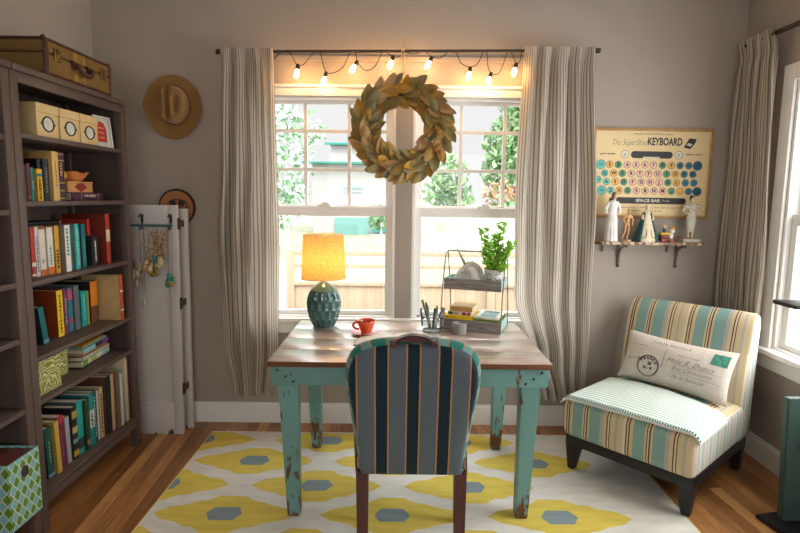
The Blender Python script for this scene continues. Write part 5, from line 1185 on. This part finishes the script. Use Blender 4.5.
# two-tier tray
m_galv = mat('galvanised_zinc', S(150, 146, 142), .5, .5, metal=.35, var=.35, scale=14, stretch=(1, 1, 6), bump=.15, bscale=60); m_paleb = mat('pale_blue_enamel', S(176, 204, 204), .5, var=.08)
TRX, TRY, TRR = .420, 3.028, rad(-20); TW, TD = .33, .235
tr_ = thing('tiered_tray', 'two-tier galvanised metal tray with a wire frame on the right of the desk', 'tray', (TRX, TRY, DZ), TRR)
def tray(z, w_, d_, h_, nm):
    bm = bm_new(); box(bm, -w_/2, w_/2, -d_/2, d_/2, z, z+.003); e_ = .0022
    for a in ((-w_/2, w_/2, -d_/2, -d_/2+e_), (-w_/2, w_/2, d_/2-e_, d_/2)): box(bm, *a, z, z+h_)
    for k in range(5): tube(bm, [(-w_/2, -d_/2-.0005, z+h_*(k+.6)/5.2), (w_/2, -d_/2-.0005, z+h_*(k+.6)/5.2)], .0022, 6)
    o_ = mesh_obj(nm, bm, m_galv, tr_)
    bm = bm_new()
    for a in ((-w_/2, -w_/2+e_), (w_/2-e_, w_/2)): box(bm, *a, -d_/2, d_/2, z, z+h_)
    box(bm, -w_/2+e_, w_/2-e_, d_/2-2*e_, d_/2-e_, z+.004, z+h_); box(bm, -w_/2+e_, w_/2-e_, -d_/2+e_, -d_/2+2*e_, z+.004, z+h_); box(bm, -w_/2+e_, w_/2-e_, -d_/2+e_, d_/2-e_, z+.0031, z+.0045)
    mesh_obj('enamel_lining', bm, m_paleb, o_)
tray(.0005, TW, TD, .060, 'lower_tray'); tray(.222, .315, .175, .060, 'upper_tray')
bm = bm_new(); xx = TW/2+.002; tz = .426
for s in (-1, 1):
    for y in (-TD/2+.0, TD/2-.0): tube(bm, spline([(s*xx, y, .002), (s*xx, y*.74, .20), (s*xx, y*.30, tz-.05), (s*(xx-.002), y*.16, tz-.012), (s*(xx-.012), y*.1, tz), (s*(xx-.03), y*.1, tz)], 6), .0034, 8)
for y in (-1, 1): tube(bm, [(-xx+.03, y*TD/2*.1, tz), (xx-.03, y*TD/2*.1, tz)], .0034, 8)
mesh_obj('wire_frame', bm, mat('dull_wire', S(150, 136, 126), .5, .5, metal=.4), tr_)
TM = Tm(TRX, TRY, DZ) @ Rm(TRR)
# lower tray: stack of books and a white frame
def tray_book(lab, x, y, z, w_, d_, th, c, rz=0, bands=(), pg=None):
    o_ = thing('book', lab, 'book', group='books in the two-tier tray'); o_.matrix_world = TM @ Tm(x, y, z) @ Rm(rz)
    bm = bm_new(); box(bm, -w_/2, w_/2, -d_/2, d_/2, 0, .002); box(bm, -w_/2, w_/2, -d_/2, d_/2, th-.002, th); box(bm, -w_/2, w_/2, -d_/2, -d_/2+.002, .002, th-.002); mesh_obj('cover', bm, cm(*c), o_)
    bm = bm_new(); box(bm, -w_/2+.002, w_/2-.002, -d_/2+.0022, d_/2-.003, .0022, th-.0022); mesh_obj('pages', bm, m_page, o_)
    for a, b_, c2 in bands: bm = bm_new(); box(bm, -w_/2+w_*a, -w_/2+w_*b_, -d_/2-.0006, -d_/2, .001, th-.001); mesh_obj('spine_band', bm, cm(*c2), o_)
    return o_
tray_book('grey book at the bottom of the stack in the lower tray', -.075, .0, .006, .155, .19, .036, (120, 120, 118))
tray_book('white book hidden under the yellow one in the lower tray', -.075, .0, .0425, .155, .19, .018, (196, 200, 196))
tray_book('bright yellow book in the lower tray of the metal stand', -.072, -.012, .061, .172, .20, .019, (238, 196, 24))
tray_book('white book with teal and magenta spine patches in the lower tray', -.066, -.004, .0805, .130, .17, .017, (214, 204, 200), bands=((.0, .22, (30, 110, 116)), (.3, .42, (190, 160, 160)), (.62, .78, (140, 40, 90)), (.84, .97, (150, 50, 96))))
tray_book('thick tan book with a patterned lid on top of the tray stack', -.060, .002, .098, .128, .16, .026, (200, 158, 86))
o = thing('green_box', 'low green-sided box under the white frame in the lower tray', 'box'); o.matrix_world = TM @ Tm(.085, -.004, .006); bm = bm_new(); box(bm, -.068, .068, -.10, .10, 0, .064, bev=.002); mesh_obj('body', bm, cm(104, 138, 40), o)
o = thing('small_frame', 'white picture frame lying flat at the right of the lower tray', 'frame'); o.matrix_world = TM @ Tm(.085, -.002, .0705) @ Rm(rad(-2)); bm = bm_new()
for a, b_, c, d in ((-.066, .066, -.102, -.08), (-.066, .066, .08, .102), (-.066, -.046, -.08, .08), (.046, .066, -.08, .08)): box(bm, a, b_, c, d, 0, .012, bev=.002)
mesh_obj('border', bm, cm(226, 224, 214), o); bm = bm_new(); box(bm, -.048, .048, -.082, .082, .001, .005); mesh_obj('picture', bm, cm(110, 150, 146), o)
# unicorn bust on the upper tray
uh = thing('unicorn_bust', 'small white unicorn head ornament on the upper tray', 'ornament'); uh.matrix_world = TM @ Tm(-.035, -.01, .2275) @ Sm(1.32, 1.32, 1.22)
bm = bm_new(); tube(bm, spline([(.020, 0, .001), (.020, 0, .03), (.012, 0, .065), (-.008, 0, .085)], 4), [.040, .038, .036, .034, .033, .032, .031, .030, .029, .028, .027, .026, .024], 14, flat=1); tube(bm, spline([(.004, 0, .088), (-.022, 0, .076), (-.046, 0, .048), (-.058, 0, .026)], 4), [.024, .024, .023, .022, .021, .019, .017, .016, .015, .014, .0135, .013, .012], 12); ell(bm, (-.058, 0, .024), (.013, .013, .012)); ell(bm, (-.028, 0, .058), (.02, .016, .03))
for s in (-1, 1): tube(bm, [(.004, s*.013, .098), (.008, s*.018, .112), (.010, s*.017, .122)], [.007, .006, .001], 8); ell(bm, (-.026, s*.019, .074), .006)
for v in bm.verts:
    if v.co.z < .003: v.co.z = max(v.co.z, .0)
mesh_obj('head', fuse(bm, .0026, 4), cm(226, 222, 214, .5), uh, smooth=70)
bm = bm_new()
for k in range(11):
    u = k/10; c = spline([(-.002, 0, .105), (.026, 0, .100), (.048, 0, .068), (.058, 0, .02)], 10)[int(u*29)]
    ell(bm, c, (.014, .010, .013), u=10, v=8)
mesh_obj('mane', fuse(bm, .0024, 2), cm(214, 208, 200, .6), uh, smooth=70)
bm = bm_new(); n = 40; tube(bm, [V((-.016, 0, .098)).lerp(V((-.062, 0, .188)), k/n) for k in range(n+1)], [(.0068*(1-k/n)+.0006)*(1+.12*sin(k*1.1)) for k in range(n+1)], 10); mesh_obj('horn', bm, cm(186, 172, 150, .4), uh)
# face pot with a jade-like plant
PM = TM @ Tm(.100, .005, .2275)
pot = thing('plant_pot', 'white ceramic pot painted with a sleeping face on the upper tray', 'plant pot'); pot.matrix_world = PM @ Sm(1.12, 1.12, 1.06)
pr = [(0, 0), (.034, 0), (.038, .004), (.044, .045), (.049, .098), (.047, .100), (.045, .096), (.042, .08), (0, .08)]
bm = bm_new(); lathe(bm, pr, 40); mesh_obj('bowl', bm, cm(226, 224, 220, .3), pot, smooth=50)
def on_pot(a, z): r_ = .0385+.0115*(z/.098); return V((r_*sin(a)*1.012, -r_*cos(a)*1.012, z))
fa = rad(8)
bm = bm_new()
for s in (-1, 1):
    tube(bm, [on_pot(fa+s*.48+.26*q_, .058-.010*(1-q_*q_)) for q_ in [k/6-1 for k in range(13)]], .0016, 6)
    for q_ in (-.8, -.3, .3, .8): tube(bm, [on_pot(fa+s*.48+.26*q_, .058-.010*(1-q_*q_)), on_pot(fa+s*.48+.32*q_, .051-.010*(1-q_*q_))], .0011, 5)
    tube(bm, [on_pot(fa+s*.48+.26*q_, .074+.008*(1-q_*q_)) for q_ in [k/6-1 for k in range(13)]], .0012, 6)
tube(bm, [on_pot(fa+.12*q_, .028-.003*(1-q_*q_)) for q_ in [k/4-1 for k in range(9)]], .0016, 6)
mesh_obj('painted_eyes', bm, cm(50, 70, 76), pot)
bm = bm_new()
for s in (-1, 1):
    t_ = bmesh.new(); t_.faces.new([t_.verts.new(on_pot(fa+s*.62+.23*cos(2*pi*k/20), .034+.0115*sin(2*pi*k/20))) for k in range(20)]); bmesh.ops.recalc_face_normals(t_, faces=t_.faces); merge(bm, t_)
for v in bm.verts: v.co.x *= 1.012; v.co.y *= 1.012
mesh_obj('painted_cheeks', bm, cm(232, 150, 146), pot); bm = bm_new(); lathe(bm, [(0, .089), (.043, .087), (.043, .080)], 30); mesh_obj('soil', bm, m_soil, pot)
pt = thing('potted_plant', 'bright green trailing succulent with small round leaves growing in the face pot', 'plant'); pt.matrix_world = PM @ Tm(0, 0, .090) @ Sm(1.15, 1.15, 1.34)
m, t, b = nt('succulent_leaf'); b.inputs['Roughness'].default_value = .4; b.inputs['Base Color'].default_value = S(176, 220, 96); tl = N(t, 'ShaderNodeBsdfTranslucent'); tl.inputs['Color'].default_value = S(200, 240, 110); ms = N(t, 'ShaderNodeMixShader'); ms.inputs[0].default_value = .6
t.links.new(b.outputs[0], ms.inputs[1]); t.links.new(tl.outputs[0], ms.inputs[2]); t.links.new(ms.outputs[0], t.nodes['Material Output'].inputs['Surface'])
fo, sm = bm_new(), bm_new(); rr = random.Random(9)
for stem in ([(-.012, 0, 0), (-.03, -.01, .06), (-.046, -.008, .12), (-.056, .0, .175)], [(.010, .004, 0), (.018, 0, .07), (.020, -.006, .13), (.034, -.004, .20)], [(.02, -.01, 0), (.045, -.02, .05), (.066, -.016, .09), (.086, -.01, .125)], [(-.004, -.014, 0), (-.012, -.03, .05), (-.02, -.034, .09), (-.03, -.03, .12)], [(.004, .012, 0), (.006, .02, .06), (-.002, .024, .11), (.004, .02, .15)], [(.018, .006, 0), (.034, .012, .05), (.042, .01, .10)], [(-.02, .008, 0), (-.036, .016, .04), (-.048, .012, .08)], [(.022, -.02, 0), (.04, -.034, .02), (.056, -.04, .03)]):
    c = spline(stem, 8); tube(sm, c, [.0032*(1-.6*k/len(c)) for k in range(len(c))], 6)
    for k in range(2, len(c)):
        for s in range(3 if k % 2 else 2):
            a = rr.uniform(0, 6.28); r_ = rr.uniform(.0085, .0125); q_ = c[k]+V((cos(a), sin(a), .2))*(r_*1.5)
            t_ = bmesh.new(); bmesh.ops.create_uvsphere(t_, u_segments=8, v_segments=5, radius=1); merge(fo, t_, Tm(*q_) @ Rm(a) @ Rm(rr.uniform(-1.0, .5), 'Y') @ Sm(r_*1.15, r_, r_*.28))
mesh_obj('foliage', fo, m, pt, smooth=60); mesh_obj('stems', sm, cm(110, 104, 60), pt)
# ---------------------------------------------------------------- dark green stand at the right edge
m_gst = worn('dark_green_paint', S(58, 82, 76), S(40, 44, 42), .45, .62, .02, 6)
gs = thing('display_stand', 'dark green wooden stand with a black foot at the right edge of the photo', 'stand', (1.845, 2.36, 0))
bm = bm_new(); prism(bm, [(-.175, .04), (.10, .10), (.13, -.13), (-.13, -.17)], 0, .022, bev=.004); mesh_obj('foot', bm, m_blackwood, gs)
bm = bm_new(); frustum(bm, (-.095, .095, -.02, .016, .022), (-.118, .118, -.016, .02, .600), bev=.004); mesh_obj('panel', bm, m_gst, gs)
bm = bm_new(); box(bm, .05, .085, .02, .05, .022, 1.03, bev=.003); mesh_obj('post', bm, m_blackwood, gs)
bm = bm_new(); box(bm, -.152, .12, -.05, .10, 1.008, 1.026, bev=.003); mesh_obj('ledge', bm, m_blackwood, gs)
# ---------------------------------------------------------------- outside
m_grass = mat('lawn', S(112, 119, 98), .95, var=.2, scale=3); m_conc = mat('pale_concrete', S(116, 116, 113), .9, var=.06, scale=2)
GZ = -.30
bm = bm_new(); box(bm, -14, 14, YB+.2, 7.6, GZ-.1, GZ); struct('ground', bm, m_conc)
bm = bm_new(); t_ = bmesh.new()
grid(bm, 24, 12, lambda u, v: V((-26+52*u, 7.6+26*v, GZ+.9*(v**.7)*(1+.9*max(0, u-.45)*2)+.3*sin(7*u+3*v)*v))); struct('lawn', bm, m_grass, smooth=60)
m_fen = mat('pale_fence_boards', S(150, 132, 108), .8, var=.12, scale=2, stretch=(6, 1, .3))
fe = thing('fence', 'low pale wooden picket fence with open top rails outside the window', 'fence', (.2, 7.2, GZ)); n = 0
for x0, x1 in ((-1.45, -.1), (-.1, 2.4)):
    bm = bm_new(); x = x0
    while x < x1-.05: box(bm, x-.2, x-.2+.132, -.012, .012, .02, .63, bev=.003); x += .137
    mesh_obj('boards', bm, m_fen, fe)
    for z, h_ in ((1.00, .06), (.84, .05), (.60, .05)):
        bm = bm_new(); box(bm, x0-.22, x1-.2, -.045, -.013, z, z+h_, bev=.003); mesh_obj('rail', bm, m_fen, fe)
for x in (-1.45, -.1, 1.2, 2.4): bm = bm_new(); box(bm, x-.25, x-.15, -.05, .05, 0, 1.07, bev=.004); mesh_obj('post', bm, m_fen, fe)
m_siding = mat('white_siding', S(146, 145, 142), .8, var=.02); m_tealt = mat('teal_trim', S(30, 110, 100), .6); m_roof = mat('pale_roof', S(132, 132, 132), .9)
hs = thing('house', 'white neighbouring house with teal trim and garage door seen through the window', 'house', (-2.0, 19, 0))
bm = bm_new(); box(bm, -1.2, 3.3, 1.0, 6, -.4, 2.62); mesh_obj('wall', bm, m_siding, hs); bm = bm_new(); box(bm, -.6, 1.5, 1.6, 5, 2.7, 3.34); mesh_obj('upper_wall', bm, m_siding, hs)
for a, b_, y0, z in ((-1.5, 3.6, .6, 2.62), (-.8, 1.7, 1.3, 3.34)): bm = bm_new(); box(bm, a, b_, y0, y0+.1, z, z+.075); mesh_obj('eave_trim', bm, m_tealt, hs); bm = bm_new(); prism(bm, [(y0+.02, 0), (y0+3.4, .22), (5.9, .0)], a+.05, b_-.05, M=Tm(0, 0, z+.076) @ Mx(((0, 0, 1, 0), (1, 0, 0, 0), (0, 1, 0, 0), (0, 0, 0, 1)))); mesh_obj('roof', bm, m_roof, hs)
bm = bm_new(); box(bm, -.4, .85, .96, 1.0, -.4, .72); mesh_obj('garage_door', bm, mat('pale_teal_door', S(88, 130, 124), .6), hs)
for k in range(5): bm = bm_new(); box(bm, .95, 1.75, .5+.1*k, 1.0, -.4+.2*k, -.25+.2*k); mesh_obj('step', bm, m_tealt if k % 2 else m_siding, hs)
for x in (-.1, 2.0): bm = bm_new(); box(bm, x, x+.7, .97, 1.0, 1.75, 1.82); box(bm, x, x+.7, .97, 1.0, 1.62, 1.66); mesh_obj('window_trim', bm, mat('pale_teal_trim', S(110, 138, 132), .6), hs)
LEAFT = [mat('tree_leaf_a', S(98, 136, 92), .8, var=.25, scale=1), mat('tree_leaf_b', S(122, 150, 104), .8, var=.25, scale=1), mat('tree_leaf_c', S(164, 122, 94), .8, var=.2, scale=1), mat('tree_leaf_grey', S(168, 184, 176), .8, var=.2, scale=1)]
def tree(label, name, loc, h, blobs, ids, leaf=.16, n=900, seed=1, trunk=.05, group='trees and bushes outside'):
    o_ = thing(name, label, 'tree' if name == 'tree' else 'bush', loc, group=group); rr = random.Random(seed); bm = bm_new(); tot = sum(b_[3]**2 for b_ in blobs); t_ = bmesh.new()
    for bx0, by0, bz0, br0, squash in blobs:
        for k in range(int(n*br0*br0/tot)):
            d = V((rr.gauss(0, 1), rr.gauss(0, 1), rr.gauss(0, 1))).normalized()*(rr.random()**.35)*br0; c = V((bx0+d.x, by0+d.y, bz0+d.z*squash))
            a, b_ = V((rr.gauss(0, 1), rr.gauss(0, 1), rr.gauss(0, 1))).normalized(), V((rr.gauss(0, 1), rr.gauss(0, 1), rr.gauss(0, 1))).normalized(); s = leaf*rr.uniform(.6, 1.3)
            f = t_.faces.new([t_.verts.new(c+p) for p in (a*s, b_*s*.6, -a*s, -b_*s*.6)]); f.material_index = rr.choice(range(len(ids)))
    merge(bm, t_); mesh_obj('crown', bm, [LEAFT[i] for i in ids], o_, smooth=0)
    if trunk: bm = bm_new(); tube(bm, [(0, 0, -.3), (.05, 0, h*.4), (0, .05, h*.8)], [trunk, trunk*.8, trunk*.3], 8); mesh_obj('trunk', bm, cm(196, 190, 180, .9), o_)
    return o_
tree('hazy grey-green tree at the far left of the left window', 'tree', (-3.55, 16, 0), 4, [(0.2, 0, 2.6, .9, 1.3), (.75, 0, 3.3, .6, 1.1), (.1, 0, 3.8, .6, 1.0), (-.6, 0, 1.6, .8, 1), (.4, 0, 1.6, .5, 1)], (3, 3, 0), .12, 1000, 2)
tree('bush below the hazy tree at the left edge of the left window', 'bush', (-2.95, 14, 0), 1.5, [(0, 0, 1.15, .55, 1), (-.9, .2, 1.3, .5, 1)], (0, 3), .09, 500, 3, trunk=.05)
tree('tall drooping green conifer at the right of the right window', 'tree', (2.28, 12, .1), 5, [(.25, 0, 3.25, .5, 1.5), (-.02, 0, 2.55, .52, 1.1), (-.1, 0, 1.95, .5, .8), (.6, 0, 3.3, .6, 1.4), (.6, 0, 2.3, .7, 1.2)], (0, 1), .085, 3200, 4)
tree('orange-leaved shrub in front of the conifer', 'bush', (1.95, 11, .1), 2, [(0, 0, 1.45, .34, .9), (.5, 0, 1.40, .3, .8)], (2, 1, 2), .07, 380, 5, trunk=.05)
tree('round green shrub seen beside the right side of the wreath', 'bush', (1.05, 12, .1), 2, [(0, 0, 1.95, .42, 1), (-.2, 0, 1.5, .42, .8), (.2, 0, 1.4, .35, .8)], (0, 1), .08, 620, 6, trunk=.05)
tree('dark evergreen shrub above the fence at the right', 'bush', (2.5, 9.5, .1), 1.5, [(0, 0, 1.12, .38, .6), (-.6, 0, 1.2, .25, .5)], (0, 0, 1), .07, 520, 8, trunk=.04)
tree('small dark green bush right of the white house steps', 'bush', (-.62, 16, 0), 1.2, [(0, 0, .9, .38, 1)], (0,), .08, 320, 9, trunk=.04)
